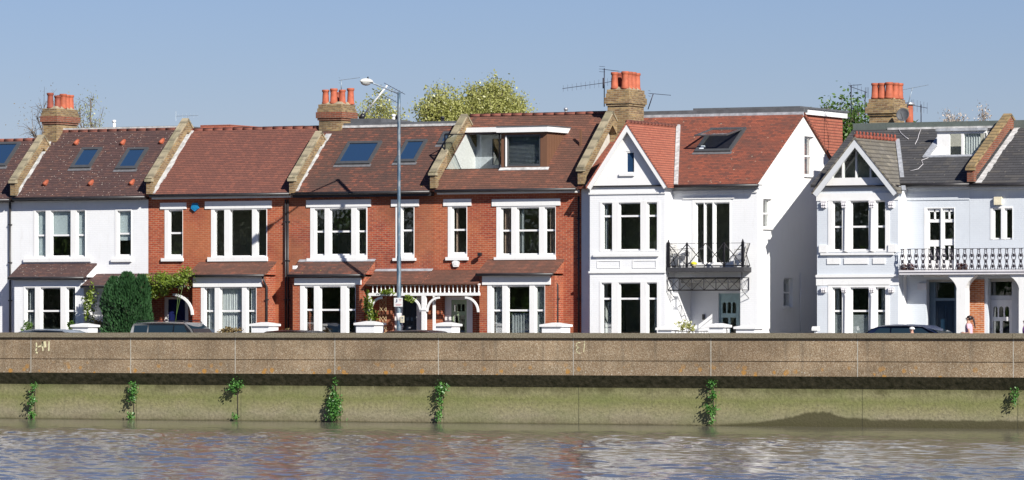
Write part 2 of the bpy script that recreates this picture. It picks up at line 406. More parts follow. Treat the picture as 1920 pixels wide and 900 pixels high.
# ---------------------------------------------------------------- river wall
def aggregate_mat():
    t = NT('exposed_aggregate'); uv = t.uv()
    v = t.n('TexVoronoi', {'Vector': uv, 'Scale': 42.0})
    c = t.ramp(t.n('SeparateColor', {0: v.outputs['Color']}).outputs[0], [(0, (.25, .175, .11)), (.45, (.35, .26, .17)), (.8, (.43, .34, .235)), (1, (.58, .50, .39))])
    f = t.ramp(t.noise(uv, 70, 2), [(.3, (.6, .6, .6)), (.75, (1.2, 1.2, 1.2))])
    c = t.mix(1.0, c, f, 'MULTIPLY')
    big = t.ramp(t.noise(t.uv(.5, 1.4), 1.1, 5, .65), [(.4, 0.0), (.75, 1.0)])
    c = t.mix(t.math('MULTIPLY', big, .55), c, (.13, .105, .07))
    tone = t.ramp(t.noise(t.uv(.3, .25), 1.0, 3), [(.36, (.74, .71, .68)), (.64, (1.12, 1.10, 1.06))])
    c = t.mix(1.0, c, tone, 'MULTIPLY')
    run = t.ramp(t.noise(t.uv(3.5, .25), 1.0, 4, .65), [(.52, 0.0), (.72, 1.0)])
    c = t.mix(t.math('MULTIPLY', run, .5), c, (.12, .10, .075))
    z = t.n('SeparateXYZ', {0: t.pos()}).outputs[2]
    low = t.ramp(t.math('MULTIPLY', t.math('SUBTRACT', .55, z), 1.1), [(.45, 0.0), (.85, 1.0)])      # lichen grows along the bottom band
    lv = t.n('TexVoronoi', {'Vector': uv, 'Scale': 3.1, 'Randomness': 1.0}).outputs[0]
    lv = t.math('ADD', lv, t.math('MULTIPLY', t.noise(uv, 14, 3), .22))
    lich = t.math('MULTIPLY', t.math('MULTIPLY', t.ramp(lv, [(.34, 1.0), (.42, 0.0)]), low), t.ramp(t.noise(t.uv(1, 0.2), .9, 2), [(.36, 0.0), (.44, 1.0)]))
    c = t.mix(t.math('MULTIPLY', lich, .8), c, (.44, .22, .045))
    wv = t.n('TexVoronoi', {'Vector': uv, 'Scale': 8.0}).outputs[0]
    wl = t.math('MULTIPLY', t.ramp(wv, [(.12, 1.0), (.2, 0.0)]), t.math('MULTIPLY', low, t.ramp(t.noise(uv, 1.7, 2), [(.45, 0.0), (.55, 1.0)])))
    c = t.mix(t.math('MULTIPLY', wl, .85), c, (.55, .53, .45))
    return t.pbr(c, .95, t.bump(v.outputs[0], .6, .01), spec=.15)
def coping_mat():
    t = NT('weathered_coping'); uv = t.uv()
    c = t.ramp(t.noise(uv, 22, 4, .7), [(.3, (.10, .09, .06)), (.5, (.20, .175, .125)), (.75, (.36, .32, .24))])
    big = t.ramp(t.noise(uv, .8, 4), [(.4, 0.0), (.7, 1.0)])
    c = t.mix(t.math('MULTIPLY', big, .5), c, (.17, .13, .095))
    return t.pbr(c, .95, t.bump(t.noise(uv, 40, 3), .5, .01), spec=.15)
def algae_mat():
    t = NT('algae_concrete'); uv = t.uv()
    xyz = t.n('SeparateXYZ', {0: t.pos()})
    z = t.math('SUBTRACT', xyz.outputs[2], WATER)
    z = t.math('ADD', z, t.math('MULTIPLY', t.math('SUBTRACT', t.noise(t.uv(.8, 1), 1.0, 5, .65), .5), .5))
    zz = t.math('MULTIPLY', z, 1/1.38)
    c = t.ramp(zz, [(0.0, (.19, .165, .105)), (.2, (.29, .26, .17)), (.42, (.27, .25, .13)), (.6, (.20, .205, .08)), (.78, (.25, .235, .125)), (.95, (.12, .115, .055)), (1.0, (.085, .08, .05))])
    fine = t.ramp(t.noise(uv, 9, 6, .7), [(.3, (.62, .62, .6)), (.55, (1, 1, 1)), (.75, (1.2, 1.2, 1.15))])
    c = t.mix(1.0, c, fine, 'MULTIPLY')
    mott = t.ramp(t.noise(t.uv(1.5, 2.5), 4, 5, .75), [(.54, 0.0), (.63, 1.0)])
    band = t.ramp(zz, [(.1, 0.0), (.25, 1.0), (.45, 1.0), (.6, 0.0)])
    c = t.mix(t.math('MULTIPLY', t.math('MULTIPLY', mott, band), .55), c, (.11, .10, .07))
    gr = t.ramp(t.noise(t.uv(.35, .8), 1.0, 4), [(.45, 0.0), (.7, 1.0)])
    c = t.mix(t.math('MULTIPLY', gr, .5), c, (.15, .175, .06))
    st = t.ramp(t.noise(t.uv(6, .35), 1.0, 4, .6), [(.58, 0.0), (.72, 1.0)])
    c = t.mix(t.math('MULTIPLY', st, .3), c, (.10, .10, .06))
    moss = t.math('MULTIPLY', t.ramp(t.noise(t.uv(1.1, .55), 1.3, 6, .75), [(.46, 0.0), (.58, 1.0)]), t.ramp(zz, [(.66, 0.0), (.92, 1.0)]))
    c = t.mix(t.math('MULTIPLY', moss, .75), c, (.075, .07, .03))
    # tide mark: wet weed, higher towards the right-hand end
    x0, x1 = X(1330, RW), X(1520, RW)
    rise = t.math('MULTIPLY', t.math('SUBTRACT', xyz.outputs[0], x0), 1/(x1-x0), True)
    top = t.math('ADD', .07, t.math('MULTIPLY', rise, .27))
    bx = t.math('MULTIPLY', t.math('SUBTRACT', xyz.outputs[0], X(1515, RW)), 1/1.1)      # a heap of weed
    top = t.math('ADD', top, t.math('MULTIPLY', t.math('POWER', 2.718, t.math('MULTIPLY', t.math('MULTIPLY', bx, bx), -1.0)), .26))
    wob = t.math('ADD', t.math('MULTIPLY', t.noise(t.pos((.9, 0, 0)), 1.0, 5, .65), .95), t.math('MULTIPLY', t.noise(uv, 12, 3), .12))
    top = t.math('MULTIPLY', top, t.math('ADD', .35, wob))
    wet = t.ramp(t.math('MULTIPLY', t.math('SUBTRACT', top, t.math('SUBTRACT', xyz.outputs[2], WATER)), 12, False), [(0.0, 0.0), (.9, 1.0)])
    c = t.mix(t.math('MULTIPLY', wet, .85), c, (.055, .05, .022))
    return t.pbr(c, .85, t.bump(t.noise(uv, 14, 6), .5, .03), spec=.25)
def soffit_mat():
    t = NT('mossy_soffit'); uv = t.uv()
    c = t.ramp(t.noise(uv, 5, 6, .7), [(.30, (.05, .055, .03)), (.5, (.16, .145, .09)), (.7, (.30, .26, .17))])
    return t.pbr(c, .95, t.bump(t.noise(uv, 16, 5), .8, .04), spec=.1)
zc0 = Z(960, 624, RW-.09); zc1 = Z(960, 633.5, RW-.09); zg = Z(960, 676, RW); zl = Z(960, 703, RW); zs = zl-.42
XL, XR = X(-900, RW), X(2900, RW)
wallr = thing('river_wall', (20, RW, WATER), 'long concrete river wall with pebbly parapet and algae-stained foot along the water', 'river wall')
joints = [58, 245, 441, 628, 822, 1075, 1333, 1608, 1900]
jx = [XL] + [X(p, RW) for p in (-330, -132)] + [X(p, RW) for p in joints] + [X(p, RW) for p in (2200, 2520)] + [XR]
for a, b in zip(jx[:-1], jx[1:]):
    dz = random.uniform(-.004, .004)
    mb = MB().box(a+.008, b-.008, RW-.09+dz, RW+.42, zc1, zc0+dz)
    mb.build('coping', coping_mat() if 'weathered_coping' not in bpy.data.materials else bpy.data.materials['weathered_coping'], wallr)
    ag = bpy.data.materials.get('exposed_aggregate') or aggregate_mat()
    o = MB().box(a+.015, b-.015, RW+dz, RW+.36, zg+.013, zc1-.001).box(a+.015, b-.015, RW+.03+dz, RW+.36, zg-.013, zg+.013).box(a+.015, b-.015, RW+dz, RW+.36, zl, zg-.013).build('parapet_panel', ag, wallr)
    sm = bpy.data.materials.get('mossy_soffit') or soffit_mat()
    MB().add([(a, RW+.002, zl-.001), (b, RW+.002, zl-.001), (b, RW+.40, zs), (a, RW+.40, zs), (a, RW+.5, zl-.001), (b, RW+.5, zl-.001), (a, RW+.5, zs), (b, RW+.5, zs)],
             [(0, 3, 2, 1), (4, 5, 1, 0), (0, 4, 6, 3), (1, 2, 7, 5), (2, 3, 6, 7), (4, 6, 7, 5)]).build('soffit', sm, wallr)
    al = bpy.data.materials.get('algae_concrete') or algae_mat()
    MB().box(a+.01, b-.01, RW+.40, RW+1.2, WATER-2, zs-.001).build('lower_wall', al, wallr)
M['joint'] = plain('joint_mortar', (.46, .44, .38), .9, 0, .3)
M['crack'] = plain('dark_joint', (.05, .05, .035), .9)
for a in jx[1:-1]:
    MB().box(a-.013, a+.013, RW-.004, RW+.3, zl-.004, zc1-.002).build('joint', 'joint', wallr)
    MB().box(a-.014, a+.014, RW+.408, RW+1.0, WATER-1.9, zs-.01).build('joint', 'crack', wallr)
M['graffiti'] = plain('faded_yellow_paint', (.72, .68, .42), .9, 0, .4, 20)
def stroke(pts, w_=.026, name='painted_mark'):
    mb = MB()
    P = [Vector((X(x, RW-.004), RW-.006, Z(x, y, RW-.004))) for x, y in pts]
    for a, b in zip(P[:-1], P[1:]):
        t_ = (b-a).normalized(); n_ = Vector((-t_.z, 0, t_.x))*w_/2
        a2, b2 = a-t_*w_*.3, b+t_*w_*.3
        mb.add([a2-n_, b2-n_, b2+n_, a2+n_, a2-n_+Vector((0, .006, 0)), b2-n_+Vector((0, .006, 0)), b2+n_+Vector((0, .006, 0)), a2+n_+Vector((0, .006, 0))], [(0, 1, 2, 3), (4, 7, 6, 5), (0, 4, 5, 1), (1, 5, 6, 2), (2, 6, 7, 3), (3, 7, 4, 0)])
    return mb
stroke([(1088, 642), (1083, 642.5), (1080.5, 646), (1081.5, 650), (1086, 651.8), (1081.5, 653.5), (1080.5, 657.5), (1083, 661.5), (1088, 662.5)]).build('painted_mark', 'graffiti', wallr)
stroke([(1095.5, 640), (1096, 643), (1094.5, 660)]).build('painted_mark', 'graffiti', wallr)
stroke([(68, 643), (68.5, 652), (67, 659), (70, 662)], .05).build('painted_mark', 'graffiti', wallr)
stroke([(72, 650), (79, 648), (79.5, 641), (80.5, 657)], .05).build('painted_mark', 'graffiti', wallr)
stroke([(84, 641), (85, 650)], .09).build('painted_mark', 'graffiti', wallr)
stroke([(92, 641), (91.5, 657)], .06).build('painted_mark', 'graffiti', wallr)

# ---------------------------------------------------------------- house builders
BASE = .12
class House:
    def __init__(s, xl, xr, label, mat, eave_y, m, ridge_py, roof_mat, eave_px=None, depth=8.6):
        s.xl, s.xr = X(xl), X(xr); s.mat = mat; s.m = m; s.roof_mat = roof_mat; s.depth = depth
        cx = (s.xl+s.xr)/2
        s.root = thing('terraced_house', (cx, 0, 0), label, 'house', 'terraced houses facing the river')
        pm = eave_px if eave_px is not None else (xl+xr)/2
        s.pm = pm
        s.ey = -.35; s.ez = Z(pm, eave_y, s.ey)
        s.o = Vector((0, s.ey, s.ez)); s.n = Vector((0, -m, 1)).normalized(); s.v = Vector((0, 1, m)).normalized()
        s.fr = Fr(s.o, (1, 0, 0), s.v, s.n)
        p = on_plane(pm+60, ridge_py, s.o, s.n); s.ry, s.rz = p.y, p.z
        s.sl = (p-s.o).dot(s.v)
        s.top = s.ez + m*.35 - .16          # wall head
        s.holes = []; s.roof_holes = []
    def behind_bay(s, pxl, pxr, y_top, depth=.72, z0=.3):
        a, b = X(pxl, -depth)+.26, X(pxr, -depth)-.26
        s.holes.append(rect(a, b, z0, Z((pxl+pxr)/2, y_top, -depth)))
    def rp(s, px, py):                       # pixel on the front roof slope -> (x, distance up the slope)
        p = on_plane(px, py, s.o, s.n); return p.x, (p-s.o).dot(s.v)
    def rz_at(s, y): return s.ez + s.m*(y-s.ey)
    def shell(s, facade=True, left=True, right=True, x0=None, x1=None, gable_right=None):
        x0 = s.xl+.004 if x0 is None else x0; x1 = s.xr-.004 if x1 is None else x1
        if facade:
            MB().slab(front(0), rect(x0, x1, -.1, s.top), s.holes, 0, -.28).build('front_wall', s.mat, s.root)
        yb = s.depth
        zt = s.rz_at(0)-.17; zr = s.rz_at(s.ry)-.2
        prof = [(.283, -.1), (yb-.01, -.1), (yb-.01, zt-.3), (s.ry, zr), (.283, s.rz_at(.283)-.17)]
        for k, (a, on) in enumerate(((x0+.02, left), (x1-.2, right))):
            if on: MB().slab(Fr((a+.18, 0, 0), (0, 1, 0), (0, 0, 1), (1, 0, 0)), prof, (), 0, -.18).build('party_wall', 'interior', s.root)
        MB().box(x0+.02, x1-.02, yb, yb+.28, -.1, zt-.3).build('rear_wall', s.mat, s.root)
        MB().box(x0+.21, x1-.21, .29, yb-.02, BASE, BASE+.1).build('floor', 'interior_floor', s.root)
        MB().box(x0+.21, x1-.21, .29, yb-.02, 2.95, 3.1).build('upper_floor', 'interior', s.root)
        MB().box(x0+.21, x1-.21, 3.4, 3.5, BASE+.11, s.top-.3).build('inner_wall', 'interior', s.root)
        MB().box(x0+.21, x1-.21, .29, yb-.02, s.top-.29, s.top-.19).build('ceiling', 'interior', s.root)
    def roof(s, x0=None, x1=None, back=True, ridge='ridge', bumps=True):
        x0 = s.xl+.004 if x0 is None else x0; x1 = s.xr-.004 if x1 is None else x1
        s.rx0, s.rx1 = x0, x1
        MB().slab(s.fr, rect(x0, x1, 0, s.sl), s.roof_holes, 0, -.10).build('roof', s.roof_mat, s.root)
        if back:
            ln = s.sl
            bf = Fr((0, s.ry, s.rz), (1, 0, 0), (0, 1, -s.m), (0, s.m, 1))
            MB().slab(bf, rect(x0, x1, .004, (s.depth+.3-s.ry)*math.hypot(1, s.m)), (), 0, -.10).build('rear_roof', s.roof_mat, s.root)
        if ridge:
            mb = MB(); x = x0
            while x < x1-.05:
                e = min(x+.45, x1); dz_ = random.uniform(-.006, .006)
                mb.tube([(x, s.ry, s.rz-.045+dz_), (e, s.ry, s.rz-.045+dz_)], .095, 10, True); x = e
            mb.build('ridge_tiles', ridge, s.root)
    def gutter(s, pxl, pxr, h=.11, fascia=None, fh=.1):
        x0, x1 = X(pxl, s.ey), X(pxr, s.ey)
        MB().tube([(x0, s.ey-.02, s.ez-.05), (x1, s.ey-.02, s.ez-.05)], .062, 8).box(x0, x1, s.ey+.06, -.001, s.ez-.02-h, s.ez-.02).build('gutter', 'gutter', s.root)
        if fascia:
            MB().box(x0+.02, x1-.02, s.ey+.10, -.002, s.ez-.02-h-fh, s.ez-.022-h).build('fascia', fascia, s.root)

def sashes(light, e=.045):
    return (light[0]-e, light[1]+e)
def win(H, Y, sur, gy, lights, bars=(), sill=None, lintel=None, dress=None, frame='white', proud=.015, thick=.16, bottom=None, label=None, sash_w=.045, arch=None, name='window', mid=None):
    """sash window from pixels: sur=(xl,xr,yt,yb) the white surround, lights=[(xl,xr)], gy=(yt,yb) glass, bars=[y,...]"""
    pm = (sur[0]+sur[1])/2
    fr = front(Y)
    u0, u1 = X(sur[0], Y), X(sur[1], Y); z1, z0 = Z(pm, sur[2], Y), Z(pm, sur[3], Y)
    gz1, gz0 = Z(pm, gy[0], Y), Z(pm, gy[1], Y)
    if sur[3] >= 620: z0 = .72; gz0 = .86
    L = [(X(a, Y), X(b, Y)) for a, b in lights]
    e = sash_w
    mids = [(L[i][1]+L[i+1][0])/2 for i in range(len(L)-1)]
    los = [u0+.012]+[m_+.012 for m_ in mids]; his = [m_-.012 for m_ in mids]+[u1-.012]
    L = [(max(a, lo_+.02), min(b, hi_-.02)) for (a, b), lo_, hi_ in zip(L, los, his)]
    HL = [(max(a-e, lo_), min(b+e, hi_)) for (a, b), lo_, hi_ in zip(L, los, his)]
    gz0 = max(gz0, z0+.03); gz1 = min(gz1, z1-.03)
    hb, ht = max(gz0-e*1.2, z0+.01), min(gz1+e, z1-.01)
    holes = [rect(a, b, hb, ht) for a, b in HL]
    w_ = MB().slab(fr, rect(u0, u1, z0, z1), holes, proud, -thick).build(name, frame, H.root, label)
    sb = MB(); gb = MB()
    bz = [Z(pm, y, Y) for y in bars]
    for (a, b), (ha, hb_) in zip(L, HL):
        edges = [gz0] + sorted(bz) + [gz1]
        hs = []
        for k in range(len(edges)-1):
            lo = edges[k] + (.034 if k > 0 else 0); hi = edges[k+1] - (.034 if k < len(edges)-2 else 0)
            hs.append(rect(a, b, lo, hi))
        sb.slab(fr, rect(ha+.002, hb_-.002, hb+.002, ht-.002), hs, -.075, -.125)
        gb.slab(fr, rect(a-.01, b+.01, gz0-.01, gz1+.01), (), -.1, -.104)
    sb.build('sash', frame, w_); gb.build('pane', 'glass', w_)
    if sill:
        MB().fbox(fr, X(sill[0], Y), X(sill[1], Y), Z(pm, sill[3], Y), Z(pm, sill[2], Y), proud+.001, .10).build('sill', frame, w_)
    if lintel:
        MB().fbox(fr, X(lintel[0], Y), X(lintel[1], Y), Z(pm, lintel[3], Y), Z(pm, lintel[2], Y)-.001, 0.001, .045).build('lintel', frame, w_)
    for d in (dress or ()):
        kind, i, fa, fb, za, zb = d[:6]
        a, b = L[i]; x0 = a+(b-a)*fa; x1 = a+(b-a)*fb; q0 = gz0+(gz1-gz0)*za; q1 = gz0+(gz1-gz0)*zb
        if kind == 'blind':
            MB().fbox(fr, x0-.03, x1+.03, q0, q1+.02, -.165, -.172).build('blind', d[6] if len(d) > 6 else 'blind', w_)
        else:
            n_ = max(8, int((x1-x0)/.022)); mb = MB(); ph = random.uniform(0, 6); wl = random.uniform(.09, .13)
            P = [(x0+(x1-x0)*k/n_, -.22-.028*sin(ph+2*pi*(x1-x0)*k/n_/wl)-.012*sin(ph*2+k*.9)) for k in range(n_+1)]
            vs_ = [fr.p(x, z, dd) for z in (q0, q1) for x, dd in P]
            mb.add(vs_, [(k, k+1, n_+1+k+1, n_+1+k) for k in range(n_)], True)
            mb.build('curtain', kind, w_)
    hole = rect(u0+.004, u1-.004, z0+.004, z1-.004)
    if Y == 0: H.holes.append(hole)
    return hole

def bay(H, pxl, pxr, depth, z_top, holes, mat, label=None, pier=True, z0=-.1):
    """square bay: front wall and two returns. pxl, pxr are pixels on its front plane"""
    Y = -depth; x0, x1 = X(pxl, Y), X(pxr, Y)
    b = MB().slab(front(Y), rect(x0, x1, z0, z_top), holes, 0, -.2)
    b.slab(Fr((x1, 0, 0), (0, 1, 0), (0, 0, 1), (1, 0, 0)), rect(Y+.2005, -.002, z0, z_top), (), 0, -.2)
    b.slab(Fr((x0, 0, 0), (0, -1, 0), (0, 0, 1), (-1, 0, 0)), rect(.002, depth-.2005, z0, z_top), (), 0, -.2)
    o = b.build('bay', mat, H.root, label)
    return o, x0, x1
def lean_to(H, xl, xr, y0, z_eave, z_top, mat, name='bay_roof', over=.22, ytop=-.004, gut=True, flash=None, parent=None):
    ye = y0-over; ln = math.hypot(ytop-ye, z_top-z_eave)
    fr = Fr((0, ye, z_eave), (1, 0, 0), (0, ytop-ye, z_top-z_eave), (0, -(z_top-z_eave), ytop-ye))
    r = MB().slab(fr, rect(xl, xr, 0, ln), (), 0, -.06).build(name, mat, H.root)
    for x in (xl+.05, xr-.05):
        MB().slab(Fr((x, 0, 0), (0, 1, 0), (0, 0, 1), (1, 0, 0)), [(y0-.01, z_eave-.02), (ytop-.02, z_eave-.02), (ytop-.02, z_top-.10), (y0-.01, z_eave+(z_top-z_eave)*(over/(ytop-ye))-.1)], (), .04, -.04).build('cheek', H.mat, r)
    if gut: MB().tube([(xl, ye-.03, z_eave-.05), (xr, ye-.03, z_eave-.05)], .055, 8).build('gutter', 'gutter', r)
    if flash: MB().fbox(fr, xl-.02, xr+.02, ln-.16, ln+.01, .004, .02).build('flashing', flash, r)
    return r
def skylight(H, xl, xr, yt, yb, label=None, interior=False, tilt=0):
    u0, s0 = H.rp(xl, yb); u1, _ = H.rp(xr, yb); _, s1 = H.rp(xr, yt)
    fr = H.fr
    w_ = MB().slab(fr, rect(u0-.03, u1+.03, s0-.03, s1+.03), [rect(u0+.095, u1-.095, s0+.12, s1-.10)], .085, .0).build('roof_window', 'skyframe', H.root, label)
    if not tilt:
        MB().fbox(fr, u0+.068, u1-.068, s0+.088, s1-.068, .004, .045).build('pane', 'roof_glass', w_)
    MB().fbox(fr, u0-.09, u1+.09, s0-.16, s0-.001, .004, .02).build('flashing', 'lead_dark', w_)
    return w_, (u0, u1, s0, s1)
M['lead_dark'] = plain('old_lead', (.17, .17, .18), .6, .1, .3)
M['skyframe'] = plain('grey_window_frame', (.10, .105, .11), .4, .3)
def parapet(H, px, py, apx, apy, m, mat='coping', wall_mat='brick_stock', width=.29, drop=.62, flash=True, under=None):
    """party wall standing above the roofs: (px,py) top left corner of its foot, (apx,apy) of its apex"""
    yf = -.46; x0 = X(px, yf); zf = Z(px, py, yf)
    p = on_plane(apx, apy, (x0, yf, zf), Vector((0, -m, 1)).normalized())
    ya, za = p.y, p.z
    fr = Fr((x0+width, 0, 0), (0, 1, 0), (0, 0, 1), (1, 0, 0))
    prof = [(yf+.04, zf-drop), (yf+.30, zf-drop), (yf+.30, zf-.35), (ya, za-.55), (ya+3.4, za-.55-3.4*m), (ya+3.4, za-3.4*m-.09), (ya, za-.09), (yf+.04, zf-.09)]
    b = MB().slab(fr, prof, (), -.03, -width+.03).build('party_parapet', wall_mat, H.root)
    # coping stones laid along the slope
    L = math.hypot(ya-yf, za-zf); c = MB(); v = Vector((0, ya-yf, za-zf)).normalized(); n = Vector((0, -v.z, v.y))
    cf = Fr((0, yf, zf), (1, 0, 0), v, n); s_ = 0
    while s_ < L-.02:
        e_ = min(L, s_+.55); c.fbox(cf, x0, x0+width, s_+.004, e_-.004, -.085+random.uniform(-.006, .006), 0.0); s_ = e_
    c.box(x0-.01, x0+width+.01, yf-.04, yf+.16, zf-.14, zf-.03)
    c.add([(x0, ya, za-.09), (x0+width, ya, za-.09), (x0+width, ya, za), (x0, ya, za), (x0, ya+3.4, za-3.4*m-.09), (x0+width, ya+3.4, za-3.4*m-.09), (x0+width, ya+3.4, za-3.4*m), (x0, ya+3.4, za-3.4*m)],
          [(0, 1, 2, 3), (4, 7, 6, 5), (0, 4, 5, 1), (1, 5, 6, 2), (2, 6, 7, 3), (3, 7, 4, 0)])
    c.build('coping', mat, b)
    return x0, x0+width
def flashing(H, x, s0, s1, w_=.22, mat='flash_white'):
    mb = MB(); s_ = s0
    while s_ < s1:
        e_ = min(s1, s_+.22); ww = w_+random.uniform(-.03, .03)
        mb.fbox(H.fr, x-.004, x+ww, s_, e_, .003, .018+random.uniform(0, .006)); s_ = e_
    mb.build('flashing', mat, H.root)
M['flash_white'] = plain('weathered_mortar_fillet', (.55, .55, .54), .8, 0, .45, 5)

def chimney(H, px, y0, ytop_px, wid, dep, zbase, pots, bands=(), caps=.09, mat='brick_stock', capmat='brick_stock', shaft_off=0):
    """stack whose front left edge stands at pixel px; pots=[(fx, fy, r, h, mat)]"""
    x0 = X(px, y0); zt = Z(px, ytop_px, y0)
    ch = MB().box(x0, x0+wid, y0, y0+dep, zbase, zt-.62).build('chimney', mat, H.root)
    c = caps
    mb = MB()
    mb.box(x0-c*.5, x0+wid+c*.5, y0-c*.5, y0+dep+c*.5, zt-.62, zt-.535)
    mb.box(x0-c, x0+wid+c, y0-c, y0+dep+c, zt-.535, zt-.30)
    mb.build('chimney_band', capmat, ch)
    mb = MB()
    mb.box(x0-c*.55, x0+wid+c*.55, y0-c*.55, y0+dep+c*.55, zt-.30, zt-.15)
    mb.box(x0-.02, x0+wid+.02, y0-.02, y0+dep+.02, zt-.15, zt)
    mb.build('chimney_cap', mat, ch)
    for zb in bands:
        MB().box(x0-.03, x0+wid+.03, y0-.03, y0+dep+.03, zb, zb+.08).build('chimney_band', 'brick_band', ch)
    fl = MB(); a = .04
    fl.add([(x0+a, y0+a, zt), (x0+wid-a, y0+a, zt), (x0+wid-a, y0+dep-a, zt), (x0+a, y0+dep-a, zt),
            (x0+.16, y0+.2, zt+.11), (x0+wid-.16, y0+.2, zt+.11), (x0+wid-.16, y0+dep-.2, zt+.11), (x0+.16, y0+dep-.2, zt+.11)],
           [(0, 3, 2, 1), (4, 5, 6, 7), (0, 1, 5, 4), (1, 2, 6, 5), (2, 3, 7, 6), (3, 0, 4, 7)])
    fl.build('flaunching', 'mortar', ch)
    for fx, fy, r, h, mt in pots:
        z0 = zt+.02
        prof = [(r*1.12, 0), (r*1.12, .06), (r*1.0, .07), (r*.86, h*.80), (r*.86, h*.82), (r*1.05, h*.86), (r*1.08, h*.95), (r*.98, h), (r*.74, h), (r*.72, h*.6)]
        MB().lathe((x0+wid*fx, y0+dep*fy, z0), prof, 16).build('chimney_pot', mt, ch)
    return ch, x0, zt
def downpipe(H, px, Y, y_top, mat='gutter', z0=.05, off=None):
    x = X(px, Y); zt = Z(px, y_top, Y)
    mb = MB()
    pts = [(x, Y-.07, zt), (x, Y-.07, z0)]
    if off: pts = [(X(off[0], Y-.2), Y-.2, Z(off[0], off[1], Y-.2)), (x-(.06 if off[0] < px else -.06), Y-.15, zt+.05), (x, Y-.07, zt-.1), (x, Y-.07, z0)]
    mb.tube(pts, .04, 8)
    z = z0+.8
    while z < zt-.3: mb.box(x-.065, x+.065, Y-.11, Y-.001, z, z+.045); z += 1.5
    mb.build('downpipe', mat, H.root)

# ---------------------------------------------------------------- the terrace, from left to right
M0 = .86
# --- white house cut by the left edge
H = House(-250, 22, 'white terraced house cut off by the left edge, dark tiled roof', 'white_brick', 373, M0, 261, 'tile_dark', eave_px=0)
win(H, 0, (-210, -110, 393, 484), (399, 478), [(-200, -182), (-168, -140), (-128, -116)], (438,), (-212, -108, 484, 489))
win(H, 0, (-60, -28, 393, 484), (399, 478), [(-52, -36)], (438,), (-64, -24, 484, 489))
H.behind_bay(-240, -130, 535)
H.shell()
skylight(H, -30, 10, 270, 313)
H.roof()
H.gutter(-250, 18)
h0, a0, b0 = bay(H, -240, -130, .72, Z(-180, 520, -.72), [win(H, -.72, (-225, -145, 536, 625), (541, 624), [(-217, -202), (-188, -160), (-155, -149)], (580,))], 'white_brick')
lean_to(H, a0-.1, b0+.12, -.72, Z(-180, 521, -.9), Z(-180, 494, 0), 'tile_dark')
H0 = H
# --- white house
H = House(22, 278, 'white terraced house, dark tiled roof with orange vent tiles and two small roof windows', 'white_brick', 369, M0, 243, 'tile_dark')
win(H, 0, (63, 161, 392, 484), (397, 479), [(69, 84), (97, 131), (145, 158)], (441,), (46, 172, 484, 491),
    dress=[('blind', 0, 0, 1, 0, 1), ('blind', 1, 0, 1, .43, 1), ('blind', 2, 0, 1, 0, 1)], label='white three-light sash window with pale blinds, middle one half drawn')
win(H, 0, (216, 247, 391, 485), (397, 477), [(222, 244)], (438,), (210, 248, 485, 491), dress=[('blind', 0, 0, 1, .33, 1)])
H.behind_bay(27, 157, 535)
H.shell()
skylight(H, 133, 168, 280, 316); skylight(H, 218, 254, 280, 318)
for px, py in ((143, 270), (230, 270), (303, 268), (85, 346), (170, 346), (247, 345)):
    u, s_ = H.rp(px, py)
    MB().slab(H.fr, [(u-.09, s_-.07), (u+.09, s_-.07), (u+.07, s_+.15), (u-.07, s_+.15)], (), .02, .0).tube([H.fr.p(u, s_-.09, .08), H.fr.p(u, s_+.2, .02)], .075, 10).build('vent_tile', 'terracotta', H.root)
H.roof()
x0, x1 = X(128, H.ry), X(352, H.ry)
MB().box(H.xl+.3, H.xr-.3, H.ry+.03, H.ry+4, H.rz-1.5, Z(240, 237.5, H.ry)).build('rear_dormer', 'felt', H.root)
MB().box(H.xl+.3, H.xr-.1, H.ry-.06, H.ry+.02, H.rz+.03, H.rz+.09).build('ridge_flashing', 'flash_white', H.root)
H.gutter(24, 272, fascia=None)
Yb = -.72
ho = win(H, Yb, (44, 142, 536, 625), (541, 624), [(49, 64), (78, 112), (126, 140)], (583,), dress=[('curtain_grey', 0, 0, 1, 0, 1), ('curtain_grey', 2, .4, 1, 0, 1)])
b_, a0, b0 = bay(H, 27, 157, .72, Z(90, 523, Yb), [ho], 'white_brick')
lean_to(H, a0-.14, b0+.16, Yb, Z(90, 519, -.92), Z(108, 494, 0), 'tile_dark')
MB().slab(front(Yb-.1), rect(a0-.12, b0+.14, Z(90, 525, Yb), Z(90, 519, Yb)), (), .02, -.1).build('bay_fascia', 'black', H.root)
lean_to(H, X(176), X(278)-.02, -.72, Z(215, 535, -.92), Z(215, 513, 0), 'tile_dark', name='porch_roof')
MB().slab(front(-.8), rect(X(182, -.8), X(280, -.8), Z(215, 545, -.8), Z(215, 535, -.8)), (), 0, -.1).build('porch_beam', 'white', H.root)
downpipe(H, 20.5, 0, 378)
flashing(H, H.xl+.20, .1, H.sl-.5)
H1 = H
# --- plain red-roofed brick house
H = House(278, 545, 'red brick house with plain red tiled roof and a blue alarm box', 'brick_red', 363, M0, 240, 'tile_red')
win(H, 0, (309, 343, 391, 484), (396, 477), [(318, 341)], (437,), (304, 345, 484, 490), (301, 350, 380, 392))
win(H, 0, (396, 501, 390, 483), (394, 479), [(403, 420), (432, 472), (482, 499)], (), (391, 503, 482, 490), (385, 510, 377, 391), label='wide white picture window with three plain dark panes', sash_w=.02)
